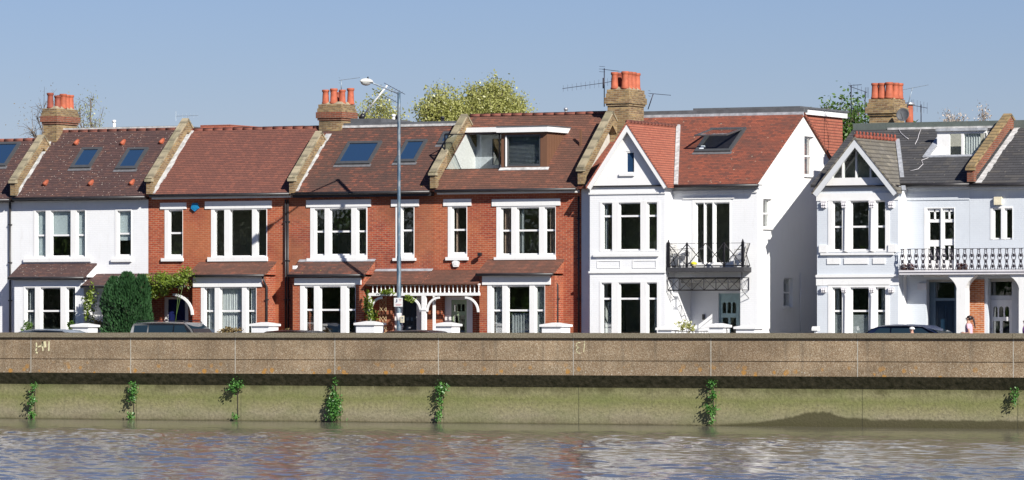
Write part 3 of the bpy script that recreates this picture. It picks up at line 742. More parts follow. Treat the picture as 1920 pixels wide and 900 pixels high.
# door opening
def doorway(H, Y, xa, xb, yt, yb, mat, door_px, style, frame='white', trans=None, deep=.22, hole=True, label=None):
    """door with its surround; door_px=(xl,xr,yt) the leaf"""
    pm = (xa+xb)/2; fr = front(Y+deep)
    u0, u1, z1 = X(xa, Y), X(xb, Y), Z(pm, yt, Y)
    if hole: H.holes.append(rect(u0, u1, -.05, z1))
    d0, d1, dz = X(door_px[0], Y+deep), X(door_px[1], Y+deep), Z(pm, door_px[2], Y+deep)
    hs = [rect(d0, d1, BASE+.12, dz)]
    if trans: hs.append(rect(d0, d1, Z(pm, trans[1], Y+deep), Z(pm, trans[0], Y+deep)))
    wf = MB().slab(fr, rect(u0-.1 if deep > .3 else u0+.003, u1+.1 if deep > .3 else u1-.003, -.04, z1-.003), hs, 0, -.08).build('door_frame', frame, H.root)
    if trans: MB().slab(fr, hs[1], (), -.04, -.045).build('pane', 'glass', wf)
    w_ = d1-d0; h_ = dz-BASE-.13
    P = []
    z0 = BASE+.13
    if style == 'three_over_two':
        for k in range(3): P.append((d0+w_*(.14+.26*k), d0+w_*(.14+.26*k+.20), z0+h_*.79, z0+h_*.92, 0))
        P += [(d0+w_*.14, d0+w_*.45, z0+h_*.12, z0+h_*.72, 0), (d0+w_*.55, d0+w_*.86, z0+h_*.12, z0+h_*.72, 0)]
    elif style == 'arched':
        for k in range(3): P.append((d0+w_*(.12+.27*k), d0+w_*(.12+.27*k+.21), z0+h_*.70, z0+h_*.88, 1))
        P += [(d0+w_*.12, d0+w_*.44, z0+h_*.16, z0+h_*.63, 0), (d0+w_*.56, d0+w_*.88, z0+h_*.16, z0+h_*.63, 0)]
    holes = []
    for a, b, lo, hi, ar in P:
        if ar:
            r_ = (b-a)/2; holes.append([(a, lo), (b, lo)] + [((a+b)/2+r_*cos(t_), hi-r_+r_*1.1*sin(t_)) for t_ in [pi*k/8 for k in range(0, 9)]])
        else: holes.append(rect(a, b, lo, hi))
    dr = MB().slab(fr, rect(d0+.006, d1-.006, z0, dz-.006), holes, -.02, -.065).build('door', mat, H.root, label)
    if holes: MB().slab(fr, rect(d0+.03, d1-.03, z0+.1, dz-.03), (), -.045, -.05).build('pane', 'roof_glass' if style == 'x' else 'glass', dr)
    else:
        mb = MB()
        for a, b, lo, hi in ((.12, .45, .08, .42), (.55, .88, .08, .42), (.12, .45, .5, .92), (.55, .88, .5, .92)):
            mb.slab(fr, rect(d0+w_*a, d0+w_*b, z0+h_*lo, z0+h_*hi), [rect(d0+w_*a+.03, d0+w_*b-.03, z0+h_*lo+.03, z0+h_*hi-.03)], -.005, -.02)
        mb.build('moulding', mat, dr)
    MB().lathe(fr.p(d0+w_*.08, z0+h_*.5, -.02), [(.012, 0), (.02, .02), (.028, .04), (.02, .055)], 10, Vector((0, -1, 0))).fbox(fr, d0+w_*.42, d0+w_*.58, z0+h_*.46, z0+h_*.48, -.018, -.01).build('handle', 'alu', dr)
    return dr
doorway(H, 0, 303, 353, 557, 625, 'door_navy', (315, 347, 561), 'panel')
H.behind_bay(361, 499, 535)
H.shell()
H.roof()
MB().slab(front(0), rect(X(303), X(303)+.04, .3, 2.2), (), .002, .001) 
MB().box(X(372, H.ry), X(464, H.ry+1.5), H.ry+.15, H.ry+3.2, H.rz-.8, Z(420, 234, H.ry+.3)).build('rear_roof_extension', 'tile_fresh', H.root)
H.gutter(281, 543, .06, 'white', .10)
ho = win(H, Yb, (377, 481, 537, 625), (541, 624), [(385, 401), (414, 452), (464, 479)], (583,), dress=[('curtain', 0, 0, 1, 0, 1), ('curtain', 1, 0, 1, 0, 1), ('curtain', 2, 0, 1, 0, 1)], label='white bay window hung with white curtains')
b_, a0, b0 = bay(H, 361, 499, .72, Z(430, 519, Yb), [ho], 'brick_red')
MB().fbox(front(Yb), X(363, Yb), X(492, Yb), Z(430, 538, Yb)+.003, Z(430, 519, Yb), .002, .05).build('bay_lintel', 'white', H.root)
lean_to(H, a0-.1, b0+.05, Yb, Z(430, 514.5, -.92), Z(450, 490, 0), 'tile_brown')
lean_to(H, X(278)+.02, X(372), -.72, Z(320, 535, -.92), Z(320, 512, 0), 'tile_brown', name='porch_roof')
br = MB()
for k in range(8):
    t0, t1 = pi/2*k/8, pi/2*(k+1)/8
    xx0, xx1 = X(360, -.75)-.75, X(360, -.75)
    P = lambda t_, r_: (X(360, -.75)-.85+r_*sin(t_), Z(350, 588, -.75)+(r_)*.9*cos(t_)-.05)
    a = P(t0, .82); b = P(t1, .82); c = P(t1, .92); d = P(t0, .92)
    br.slab(front(-.75), [a, b, c, d], (), .03, -.03)
br.build('porch_bracket', 'white', H.root)
downpipe(H, 502, Yb+.05, 533, off=(492, 518))
downpipe(H, 537, 0, 374)
flashing(H, H.xl+.28, .05, H.sl+.02)
H2 = H
# --- house behind the lamp post
H = House(545, 812, 'red brick house behind the street lamp, patchy brown roof with black gutter', 'brick_red_aged', 359, M0, 237, 'tile_mixed')
win(H, 0, (582, 689, 386, 485), (393, 476), [(592, 607), (620, 657), (671, 685)], (434,), (577, 689, 484, 489), (575, 696, 374.5, 388))
win(H, 0, (742, 777, 386, 485), (389, 474), [(754, 774)], (432,), (738, 781, 484, 489), (734, 786, 374, 387))
doorway(H, 0, 735, 791, 555, 625, 'door_black', (755, 781, 556), 'panel')
H.behind_bay(549, 682, 533)
H.shell()
skylight(H, 631, 692, 268, 309); skylight(H, 741, 778, 265, 305); skylight(H, 822, 852, 250, 271)
H.roof(ridge=None)
MB().box(H.xl+.3, H.xr-.3, H.ry+.03, H.ry+4, H.rz-1.5, Z(740, 229, H.ry)).build('rear_dormer', 'felt', H.root)
MB().box(X(655, H.ry), X(724, H.ry+.5), H.ry+.1, H.ry+2.5, H.rz-.2, Z(690, 222, H.ry)).build('roof_box', 'felt', H.root)
MB().box(H.xl+.3, H.xr-.05, H.ry-.07, H.ry+.02, H.rz-.02, H.rz+.07).build('ridge_flashing', 'flash_white', H.root)
H.gutter(547, 806, .18)
ho = win(H, Yb, (563, 667, 534, 625), (539, 624), [(573, 587), (601, 637), (652, 665)], (581,), dress=[('curtain_warm', 0, .3, .9, 0, .45)])
b_, a0, b0 = bay(H, 549, 682, .72, Z(615, 519, Yb), [ho], 'brick_red')
MB().fbox(front(Yb), X(553, Yb), X(678, Yb), Z(615, 534, Yb)+.003, Z(615, 521, Yb), .002, .05).build('bay_lintel', 'white', H.root)
lean_to(H, a0-.08, b0+.12, Yb, Z(615, 514, -.92), Z(630, 487, 0), 'tile_mixed', flash='lead')
MB().slab(front(Yb-.1), rect(a0-.06, b0+.08, Z(615, 520, Yb), Z(615, 514, Yb)), (), .02, -.1).build('bay_fascia', 'black', H.root)
lean_to(H, X(706), X(812)-.01, -.72, Z(750, 532, -.92), Z(750, 505, 0), 'tile_brown', name='porch_roof', flash='lead', gut=False)
flashing(H, H.xl+.26, .05, H.sl-.4)
downpipe(H, 541.5, 0, 374)
H3 = H
# --- brick house with roof terrace
H = House(812, 1090, 'red brick house with glazed roof terrace, brown-clad dormer and sage green door', 'brick_red', 354, M0, 213, 'tile_brown')
win(H, 0, (840, 876, 385, 485), (390, 473), [(849, 873)], (431,), (837, 879, 482, 488), (832, 884, 373, 386), dress=[('curtain_warm', 0, 0, .3, 0, 1)])
win(H, 0, (931, 1042, 385, 484), (391, 475), [(941, 957), (971, 1009), (1023, 1040)], (432,), (928, 1043, 482, 487), (923, 1051, 373, 386),
    dress=[('curtain_warm', 0, 0, 1, 0, 1), ('curtain_grey', 1, 0, .2, 0, 1), ('curtain_warm', 2, .15, .85, 0, 1)])
doorway(H, 0, 829, 886, 555, 625, 'door_green', (846, 875, 562), 'three_over_two')
H.behind_bay(899, 1040, 532)
H.shell(right=True)
uL, sB = H.rp(836, 317); _, sT = H.rp(905, 249); uR, _ = H.rp(939, 317); uR2, _ = H.rp(1024, 317)
H.roof_holes = [rect(uL, uR2-.01, sB, sT)]
H.roof()
yB = H.ey+sB*H.v.y; zB = H.ez+sB*H.v.z; yT = H.ey+sT*H.v.y; zT = H.ez+sT*H.v.z
yK = yT+.75
tr = MB().box(uL, uR-.03, yB, yK+.1, zB-.25, zB-.13).build('roof_terrace', 'felt', H.root)
MB().box(uL-.05, uR-.03, yT+.02, yK+.2, zT-.03, zT+.05).build('terrace_ceiling', 'white', tr)
MB().slab(Fr((uL, 0, 0), (0, 1, 0), (0, 0, 1), (1, 0, 0)), [(yB-.02, zB-.14), (yK+.1, zB-.14), (yK+.1, zT-.04), (yT, zT-.04), (yB-.02, zB-.04)], (), .03, -.06).build('terrace_wall', 'white', tr)
MB().box(uL+.9, uR-.2, yK-.5, yK-.12, zB-.128, zB+.2).build('planter', 'white', tr)
bw = MB().slab(front(yK), rect(uL+.03, uR-.03, zB-.13, zT-.035), [rect(uL+.75, uR-.12, zB+.0, zT-.2)], 0, -.1).build('terrace_back_wall', 'grey_blue', tr) if M.setdefault('grey_blue', plain('grey_blue_boards', (.52, .56, .60), .6)) else None
MB().slab(front(yK), rect(uL+.2, uR-.05, zB-.02, zT-.15), (), -.05, -.06).build('pane', 'glass', tr)
MB().slab(front(yK), rect(uL+.05, uR-.05, zB-.13, zT), (), -.9, -.95).build('room_wall', 'curtain_grey', tr)
MB().fbox(front(yT), uL+.03, uR-.03, zT+.02, zT+.2, -.05, .12).build('terrace_fascia', 'white', tr)
bal = MB(); zt_ = Z(885, 252, yB)
xa_, xb_ = uL-.02, uR-.06
for x in (xa_, xb_): bal.box(x-.02, x+.02, yB-.06, yB-.02, zB-.1, zt_)
bal.box(xa_-.02, xb_+.02, yB-.062, yB-.018, zt_, zt_+.035); bal.box(xa_-.02, xb_+.02, yB-.062, yB-.018, zB-.1, zB-.05)
bo = bal.build('balustrade', 'iron', tr)
MB().slab(front(yB-.04), rect(xa_+.02, xb_-.02, zB-.05, zt_), (), 0, -.008).build('glass_panel', 'glass', bo)
sidep = MB().box(xa_-.018, xa_+.018, yB-.02, yB+.9, zt_, zt_+.03).build('balustrade_return', 'iron', tr)
# dormer with brown cladding
zDt = Z(985, 249, yB)
dm = MB().slab(front(yB), rect(uR, uR2, zB-.06, zDt), [rect(uR+.16, uR2-.28, zB+.05, zDt-.06)], 0, -.12)
yE = H.ey+(zDt-H.ez)/H.m
dm.slab(Fr((uR2, 0, 0), (0, 1, 0), (0, 0, 1), (1, 0, 0)), [(yB+.121, zB-.0), (yE, zDt), (yB+.121, zDt)], (), 0, -.06)
dm.slab(Fr((uR, 0, 0), (0, -1, 0), (0, 0, 1), (-1, 0, 0)), [(-yB-.121, zB-.1), (-yB-.121, zDt), (-yE-.6, zDt), (-yE-.6, zB-.1)], (), 0, -.06)
dmo = dm.build('dormer', 'brown_clad', H.root)
df = MB()
for k in range(11):
    t_ = yB+.16+k*.22
    if H.rz_at(t_) < zDt-.05: df.box(uR2, uR2+.018, t_, t_+.02, H.rz_at(t_)+.01, zDt)
df.build('cladding_batten', 'brown_clad', dmo)
cw = MB().slab(front(yB), rect(uR+.165, uR2-.285, zB+.055, zDt-.065), [rect(uR+.27, uR2-.34, zB+.14, zDt-.14)], -.02, -.1).build('dormer_window', 'skyframe', dmo)
MB().slab(front(yB), rect(uR+.26, uR2-.33, zB+.13, zDt-.13), (), -.05, -.056).build('pane', 'glass', cw)
MB().slab(front(yB), rect(uR+.17, uR2-.29, zB+.06, zDt-.07), (), -.26, -.3).build('blind', 'blind_blue', cw) if M.setdefault('blind_blue', NT('slatted_blind') and plain('dusky_blind', (.12, .15, .25), .7)) else None
sl = MB(); z = zB+.12
while z < zDt-.12: sl.fbox(front(yB), uR+.2, uR2-.32, z, z+.012, -.25, -.22); z += .05
sl.build('blind_slats', 'curtain_grey', cw)
MB().fbox(front(yB), uR+.19, uR+.24, zB+.06, zDt-.1, -.0, .05).build('opening_edge', 'white', cw)
dr = MB().box(uR-.10, uR2+.12, yB-.22, yE+.55, zDt+.02, zDt+.22).build('dormer_roof', 'white', dmo)
MB().box(uR-.12, uR2+.14, yB-.24, yE+.6, zDt+.222, zDt+.26).build('roof_cover', 'felt', dmo)
MB().box(uR2+.9, uR2+.97, yE-.6, yE-.52, H.rz_at(yE-.6)-.02, zDt+.1).build('vent_pipe', 'brown_clad', dmo)
MB().fbox(H.fr, uR-.05, uR2+.1, sB-.16, sB-.005, .004, .03).build('flashing', 'flash_white', dmo)
H.gutter(816, 1080, .05, 'white', .10)
ho = win(H, Yb, (914, 1022, 533, 625), (538, 624), [(924, 940), (953, 991), (1005, 1020)], (582,), dress=[('curtain_grey', 0, 0, 1, .0, 1), ('curtain_grey', 1, 0, 1, 0, .5), ('curtain_grey', 2, 0, 1, 0, 1)])
b_, a0, b0 = bay(H, 899, 1040, .72, Z(970, 517, Yb), [ho], 'brick_red')
MB().fbox(front(Yb), X(905, Yb), X(1033, Yb), Z(970, 534, Yb)+.003, Z(970, 515.5, Yb), .002, .05).build('bay_lintel', 'white', H.root)
lean_to(H, a0-.02, b0+.05, Yb, Z(970, 512, -.92), Z(985, 486, 0), 'tile_brown')
lean_to(H, X(812)+.01, X(916), -.72, Z(855, 532, -.92), Z(855, 506, 0), 'tile_brown', name='porch_roof', gut=False)
downpipe(H, 1047, Yb+.3, 530, off=(1038, 517))
downpipe(H, 1086.5, 0, 368, 'black')
H4 = H
# --- the shared white timber porch screen
ps = thing('porch_screen', (X(794, -.85), -.85, 0), 'white timber porch screen with spindle frieze and curved brackets between two brick bays', 'porch')
Yp = -.85; xa_, xb_ = X(688, Yp), X(899, Yp); zt_ = Z(790, 535, Yp); zm_ = Z(790, 549, Yp); zb_ = Z(790, 554.5, Yp)
fp = front(Yp)
MB().fbox(fp, xa_, xb_, zt_, zt_+.06, 0, -.08).fbox(fp, xa_, xb_, zb_, zm_, 0, -.08).build('beam', 'white', ps)
n_ = 26
for k in range(n_+1):
    x = xa_+.05+(xb_-xa_-.1)*k/n_
    if k: MB().lathe((x, Yp+.04, zm_), [(.034, 0), (.034, .04), (.016, .08), (.026, .13), (.016, .2), (.03, zt_-zm_)], 6).build('spindle', 'white', ps)
for px, w2 in ((692, .05), (794, .085), (807, .035)):
    x = X(px, Yp); mb = MB().box(x-w2, x+w2, Yp+.0+(.25 if px == 807 else 0), Yp+.12+(.25 if px == 807 else 0), BASE-.1, zb_-.002)
    if px == 794: mb.box(x-.12, x+.12, Yp-.03, Yp+.15, Z(790, 582, Yp), Z(790, 579, Yp))
    mb.build('post', 'white', ps)
def quarter(x, dirx, r=.55):
    mb = MB()
    for k in range(10):
        t0, t1 = pi/2*k/10, pi/2*(k+1)/10
        Q = lambda t_, rr: (x+dirx*(r-rr*cos(t_)), zb_-r+rr*sin(t_))
        P4 = [Q(t0, r-.03), Q(t1, r-.03), Q(t1, r-.11), Q(t0, r-.11)]
        mb.slab(fp, P4, (), -.01, -.06)
    mb.build('bracket', 'white', ps)
quarter(X(692, Yp)+.0, 1); quarter(X(794, Yp)-.07, -1, .6); quarter(X(794, Yp)+.07, 1, .6); quarter(xb_, -1, .62)

# --- white gabled house with balcony
M5 = .62
H = House(1090, 1420, 'white gabled house with orange tiled roof, black iron balcony and bare white side wall', 'white_brick', 346, M5, 212, 'tile_orange', eave_px=1345, depth=11)
H.xl -= 0
win(H, 0, (1298, 1370, 374, 502), (382, 492), [(1306, 1319), (1322, 1334), (1341, 1366)], (), None, (1281, 1377, 369.5, 373), label='tall white balcony doors standing partly open')
rx0, rx1, rzt = X(1255, -.0)+.35, X(1388), Z(1320, 521, 0)
H.holes.append(rect(rx0, rx1, -.05, rzt))
H.behind_bay(1106, 1247, 376)
H.holes[-1] = rect(H.holes[-1][0][0], H.holes[-1][1][0], Z(1178, 474, -.72), H.holes[-1][2][1])
H.behind_bay(1106, 1247, 530)
H.shell(right=False, x1=H.xr+.004)
# porch recess
rc = MB()
dpt = 1.15
rc.slab(Fr((rx0, 0, 0), (0, 1, 0), (0, 0, 1), (1, 0, 0)), rect(.285, dpt+.2, -.05, rzt+.1), (), 0, -.1)
rc.slab(Fr((rx1, 0, 0), (0, 1, 0), (0, 0, 1), (1, 0, 0)), rect(.285, dpt+.2, -.05, rzt+.1), (), .1, 0)
d0p, d1p = X(1347, dpt), X(1388, dpt)
rc.slab(front(dpt), rect(rx0+.002, rx1-.002, -.05, rzt+.1), [rect(d0p, rx1-.02, -.04, Z(1366, 550, dpt))], 0, -.2)
rc.box(rx0, rx1, .285, dpt, rzt, rzt+.1)
rc.build('porch_recess', 'white_brick', H.root)
doorway(H, dpt, 1347, 1386, 550, 625, 'door_teal', (1350, 1384, 553), 'arched', deep=.06, hole=False, frame='door_teal')
MB().fbox(front(dpt), X(1320, dpt)-.04, X(1320, dpt)+.04, 1.6, 1.8, 0, .08).build('letter_lamp', 'black', H.root)
# two-storey bay with gable
Yg = -.72
gx0, gx1 = X(1106, Yg), X(1247, Yg)
zg0 = Z(1178, 350, Yg)
wh = [win(H, Yg, (1124, 1237, 377, 472), (382, 467), [(1131, 1146), (1162, 1199), (1215, 1230)], (405,), (1114, 1236, 476, 481), proud=.012, dress=[('curtain_grey', 0, 0, .35, 0, 1)]),
      win(H, Yg, (1124, 1237, 527, 625), (532, 624), [(1130, 1145), (1162, 1199), (1215, 1230)], (560,), dress=[('curtain_grey', 0, .25, 1, 0, .68), ('curtain_grey', 2, .5, 1, 0, .7)])]
b_, a0, b0 = bay(H, 1106, 1247, .72, zg0, wh, 'white_brick')
fg = front(Yg)
for (xa, xb) in ((1120, 1164), (1186, 1231)):
    u0, u1, q0, q1 = X(xa, Yg), X(xb, Yg), Z(1178, 503, Yg), Z(1178, 488, Yg)
    MB().slab(fg, rect(u0, u1, q0, q1), [rect(u0+.03, u1-.03, q0+.03, q1-.03)], .02, .001).build('wall_panel', 'white', b_)
MB().fbox(fg, a0-.03, b0+.03, Z(1178, 512, Yg), Z(1178, 508, Yg), .001, .06).build('string_course', 'white', b_)
MB().fbox(fg, a0-.03, b0+.03, Z(1178, 364, Yg), Z(1178, 360.5, Yg), .001, .05).build('string_course', 'white', b_)
def gable(H, Y, apex, footl, footr, over, roofm, barge, bw_, wallmat, holes=(), bottom=None, wall=True, drop=0, ridge=True, proj=.05):
    """gable over the bay: pixels on the barge board plane"""
    Yo = Y-over
    ax, az = X(apex[0], Yo), Z(apex[0], apex[1], Yo)
    lx, lz = X(footl[0], Yo), Z(footl[0], footl[1], Yo); rx, rz = X(footr[0], Yo), Z(footr[0], footr[1], Yo)
    lz = rz = (lz+rz)/2
    ax = (lx+rx)/2
    fo = front(Yo)
    g = MB()
    zb = bottom if bottom is not None else lz
    # wall triangle
    k = (az-lz)/(ax-lx)
    inset = .16
    xb = lx+(zb-lz)/k+inset/k+.01
    g.slab(front(Y), [(xb, zb), (2*ax-xb, zb), (ax, az-inset)], holes, 0, -.15)
    go = g.build('gable', wallmat, H.root)
    # barge boards
    sl_ = Vector((ax-lx, az-lz)).normalized(); nrm = Vector((sl_.y, -sl_.x))
    b1 = [(lx, lz), (ax, az), (ax, az-bw_/sl_.x*1.0), (lx+bw_*nrm.x, lz+bw_*nrm.y)]
    b2 = [(2*ax-x, z) for x, z in b1]
    MB().slab(fo, b1, (), 0, -proj).build('barge_board', barge, go)
    MB().slab(fo, b2[::-1], (), 0, -proj).build('barge_board', barge, go)
    # roof slopes running back into the main roof
    yA = H.ey+(az-H.ez)/H.m; yF = max(H.ey+(lz-H.ez)/H.m, Y)
    t_ = .05
    for sx, fx in ((-1, lx), (1, rx)):
        a = Vector((ax, Yo-.02, az+.02)); bq = Vector((ax, yA+.05, az+.02)); c = Vector((fx, yF+.02, lz+.02)); d = Vector((fx, Yo-.02, lz+.02))
        dn = Vector((0, 0, -.09))
        P = [a, bq, c, d]
        if sx > 0: P = P[::-1]
        MB().add(P+[q+dn for q in P], [(0, 1, 2, 3), (7, 6, 5, 4), (0, 4, 5, 1), (1, 5, 6, 2), (2, 6, 7, 3), (3, 7, 4, 0)]).build('gable_roof', roofm, go)
        # lead valley
        e = Vector((.16*sx, 0, 0)); c2 = c+Vector((0, 0, .01)); b2_ = bq+Vector((0, 0, .02))
        up = Vector((0, -.03, .035))
        MB().add([b2_+up, b2_+e+up, c2+e+up, c2+up, b2_, b2_+e, c2+e, c2], [(0, 1, 2, 3), (4, 7, 6, 5), (0, 4, 5, 1), (1, 5, 6, 2), (2, 6, 7, 3), (3, 7, 4, 0)]).build('valley', 'lead' if roofm != 'tile_fresh' else 'flash_white', go)
    return go, (ax, az, lx, lz, rx, yA)
slit = rect(X(1173, Yg), X(1189, Yg), Z(1180, 325, Yg), Z(1180, 284, Yg))
go, G5 = gable(H, Yg, (1178, 229), (1099, 349), (1252, 349), .22, 'tile_fresh', 'white', .20, 'render_white', [slit])
MB().slab(fg, slit, [rect(slit[0][0]+.05, slit[1][0]-.02, slit[0][1]+.05, slit[2][1]-.05)], -.02, -.07).build('window', 'white', go)
MB().slab(fg, rect(slit[0][0]+.02, slit[1][0]-.01, slit[0][1]+.02, slit[2][1]-.02), (), -.055, -.06).build('pane', 'roof_glass', go)
MB().fbox(fg, X(1162, Yg), X(1190, Yg), Z(1180, 330, Yg), Z(1180, 325.5, Yg), .001, .07).build('sill', 'white', go)
MB().box(a0-.12, b0+.12, Yg-.09, Yg+.05, zg0+.001, zg0+.05).build('gutter', 'gutter', go)
rg = MB(); y = Yg-.2
while y < G5[5]: rg.tube([(G5[0], y, G5[1]+.02), (G5[0], y+.28, G5[1]+.02)], .075, 8); y += .3
rg.build('ridge_tiles', 'ridge', go)
# side wall
sx = H.xr
fs = right_side(sx)
def side_hole(x0_, x1_, yt, yb):
    a, zt = on_x(x0_, yt, sx); b, zb = on_x(x1_, yb, sx); _, zt2 = on_x(x1_, yt, sx)
    return rect(a, b, zb, (zt+zt2)/2)
sh = [side_hole(1508, 1526, 256, 330), side_hole(1431, 1447, 373, 428), side_hole(1469, 1486, 521, 576)]
prof = [(0, -.1), (H.depth, -.1), (H.depth, H.rz_at(0)+.2), (H.ry*2+.4-.0, H.rz_at(0)-.25), (H.ry, H.rz-.03), (.0, H.rz_at(0)-.03)]
prof = [(0.283, -.1), (H.depth, -.1), (H.depth, H.rz-.03-(H.depth-H.ry)*M5), (H.ry, H.rz-.03), (0.283, H.rz_at(.283)-.03)]
sw = MB().slab(fs, prof, sh, .004, -.28).build('side_wall', 'render_white', H.root)
for h_ in sh:
    u0, u1, q0, q1 = h_[0][0], h_[1][0], h_[0][1], h_[2][1]
    mid = (q0+q1)/2
    w_ = MB().slab(fs, h_, [rect(u0+.06, u1-.06, q0+.06, mid-.03), rect(u0+.06, u1-.06, mid+.03, q1-.06)], -.10, -.18).build('window', 'white', sw)
    MB().slab(fs, rect(u0+.05, u1-.05, q0+.05, q1-.05), (), -.14, -.145).build('pane', 'glass', w_)
    MB().fbox(fs, u0-.06, u1+.06, q0-.06, q0-.002, .005, .07).build('sill', 'white', w_)
MB().tube([(sx+.05, on_x(1499, 500, sx)[0], on_x(1499, 512, sx)[1]), (sx+.05, on_x(1499, 500, sx)[0], .1)], .02, 6).build('waste_pipe', 'white', sw)
# verge and roofs
H.roof(x0=H.xl+.004, x1=sx+.09, ridge=None)
MB().box(H.xl+.5, sx+.1, H.ry-.12, H.ry+.25, H.rz-.02, Z(1345, 206, H.ry)).build('ridge_cover', 'felt', H.root)
MB().box(X(1195, H.ry), sx+.1, H.ry-.16, H.ry-.10, H.rz-.14, H.rz-.0).build('ridge_flashing', 'lead', H.root)
H.gutter(1262, 1422, .03)
MB().fbox(front(0), X(1250), H.xr, Z(1345, 362, 0), Z(1345, 357, 0), .001, .06).build('string_course', 'white', H.root)
w_, (u0, u1, s0, s1) = skylight(H, 1304, 1368, 243, 286, 'roof window propped open at the bottom', tilt=1)
MB().fbox(H.fr, u0+.07, u1-.07, s0+.09, s1-.07, .003, .012).build('opening_shade_board', 'black', w_)  # black board on the slope: shade inside the open window put in as colour
a_ = Fr(H.fr.p(0, s1-.05, .09), (1, 0, 0), -H.fr.V*.93+H.fr.N*.36, H.fr.N*.93+H.fr.V*.36)
ls = (s1-s0)-.1
so = MB().slab(a_, rect(u0+.04, u1-.04, 0, ls), [rect(u0+.11, u1-.11, .07, ls-.08)], 0, -.05).build('sash', 'skyframe', w_)
MB().slab(a_, rect(u0+.10, u1-.10, .06, ls-.07), (), -.02, -.03).build('pane', 'glass', so)
MB().fbox(H.fr, u0+.09, u0+.24, s0+.11, s0+.42, .013, .06).build('blind', 'blind', w_)
# rear dormer seen over the verge
yq, zq = on_x(1535, 205, sx-.3); yq2, zq2 = on_x(1590, 222, sx-.3)
yd0, zd0 = on_x(1524, 204, sx-.25); yd1, zd1 = on_x(1589, 222, sx-.25)
MB().box(sx-4.5, sx-.25, H.ry+.3, yd1, zd1, zd0-.02).build('rear_dormer_fascia', 'white', H.root)
MB().box(sx-4.5, sx-.35, H.ry+.35, yd1-.25, 5.5, zd1-.002).build('rear_dormer', 'tile_fresh', H.root)
MB().box(sx-4.6, sx-.2, H.ry+.25, yd1+.05, zd0-.02, zd0+.05).build('rear_dormer_roof', 'felt', H.root)
# balcony
Yk = -.72
kx0, kx1 = X(1250, Yk), X(1394, Yk); kz0, kz1 = Z(1330, 509.5, Yk), Z(1330, 501, Yk)
bk = MB().box(kx0, kx1, Yk, -.002, kz0, kz1).build('balcony', 'slab_dark', H.root) if M.setdefault('slab_dark', plain('dark_slab', (.045, .045, .05), .7)) else None
zr_ = Z(1330, 456, Yk)
rl = MB()
def xpanel(mb, P0, P1, z0, z1, n, r=.014):
    P0 = Vector(P0); P1 = Vector(P1)
    for k in range(n):
        a = P0.lerp(P1, k/n); b = P0.lerp(P1, (k+1)/n)
        mb.bar(Vector((a.x, a.y, z0)), Vector((b.x, b.y, z1)), r); mb.bar(Vector((a.x, a.y, z1)), Vector((b.x, b.y, z0)), r)
rl.bar((kx0+.04, Yk+.05, zr_), (kx1-.04, Yk+.05, zr_), .012)
rl.bar((kx0+.04, Yk+.05, kz1+.05), (kx1-.04, Yk+.05, kz1+.05), .03)
xm = [kx0+.05+(kx1-kx0-.1)*f for f in (0, .25, .5, .75, 1)]
for a, b in zip(xm[:-1], xm[1:]): xpanel(rl, (a, Yk+.05, 0), (b, Yk+.05, 0), kz1+.05, zr_, 1, .024)
for x_ in (kx0+.05, kx1-.05):
    rl.bar((x_, Yk+.05, zr_), (x_, -.03, zr_), .012); rl.bar((x_, Yk+.05, kz1+.05), (x_, -.03, kz1+.05), .03)
    xpanel(rl, (x_, Yk+.05, 0), (x_, -.03, 0), kz1+.05, zr_, 1, .024)
for i, x_ in enumerate(xm):
    wq = .045 if i in (0, 4) else .028
    if i in (2,): continue
    rl.box(x_-wq, x_+wq, Yk+.05-wq, Yk+.05+wq, kz1, zr_+.03)
    if wq > .03: rl.lathe((x_, Yk+.05, zr_+.03), [(.055, 0), (.045, .03), (.012, .12)], 8)
rl.build('railing', 'iron', bk)
frz = MB(); fz0, fz1 = Z(1320, 544, Yk+.1), Z(1320, 521, Yk+.1); Yz = Yk+.06
def frieze(xa, xb, n):
    frz.bar((xa, Yz, fz0), (xb, Yz, fz0), .034); frz.bar((xa, Yz, fz1), (xb, Yz, fz1), .034)
    for k in range(n+1):
        x_ = xa+(xb-xa)*k/n; frz.bar((x_, Yz, fz0), (x_, Yz, fz1), .03)
    xpanel(frz, (xa, Yz, 0), (xb, Yz, 0), fz0, fz1, n, .017)
frieze(X(1252, Yz), X(1388, Yz), 6)
xe = X(1391, Yz)
for z_ in (fz0, fz1): frz.bar((xe, Yz, z_), (xe, -.03, z_), .022)
for y_ in (Yz, -.03): frz.bar((xe, y_, fz0), (xe, y_, fz1), .02)
xpanel(frz, (xe, Yz, 0), (xe, -.03, 0), fz0, fz1, 1, .01)
frz.bar((X(1388, Yz), Yz, fz1), (xe, Yz, fz1), .02)
frz.build('iron_frieze', 'iron', bk)
mbq = MB()
for px in (1253, 1391): mbq.bar((X(px, Yz), Yz, kz0-.02), (X(px, Yz), Yz, fz1), .03); mbq.bar((X(px, Yz), Yz, fz0), (X(px, Yz)-.0, -.02, fz0-.3), .02)
mbq.build('balcony_bracket', 'iron', bk)
H5 = H

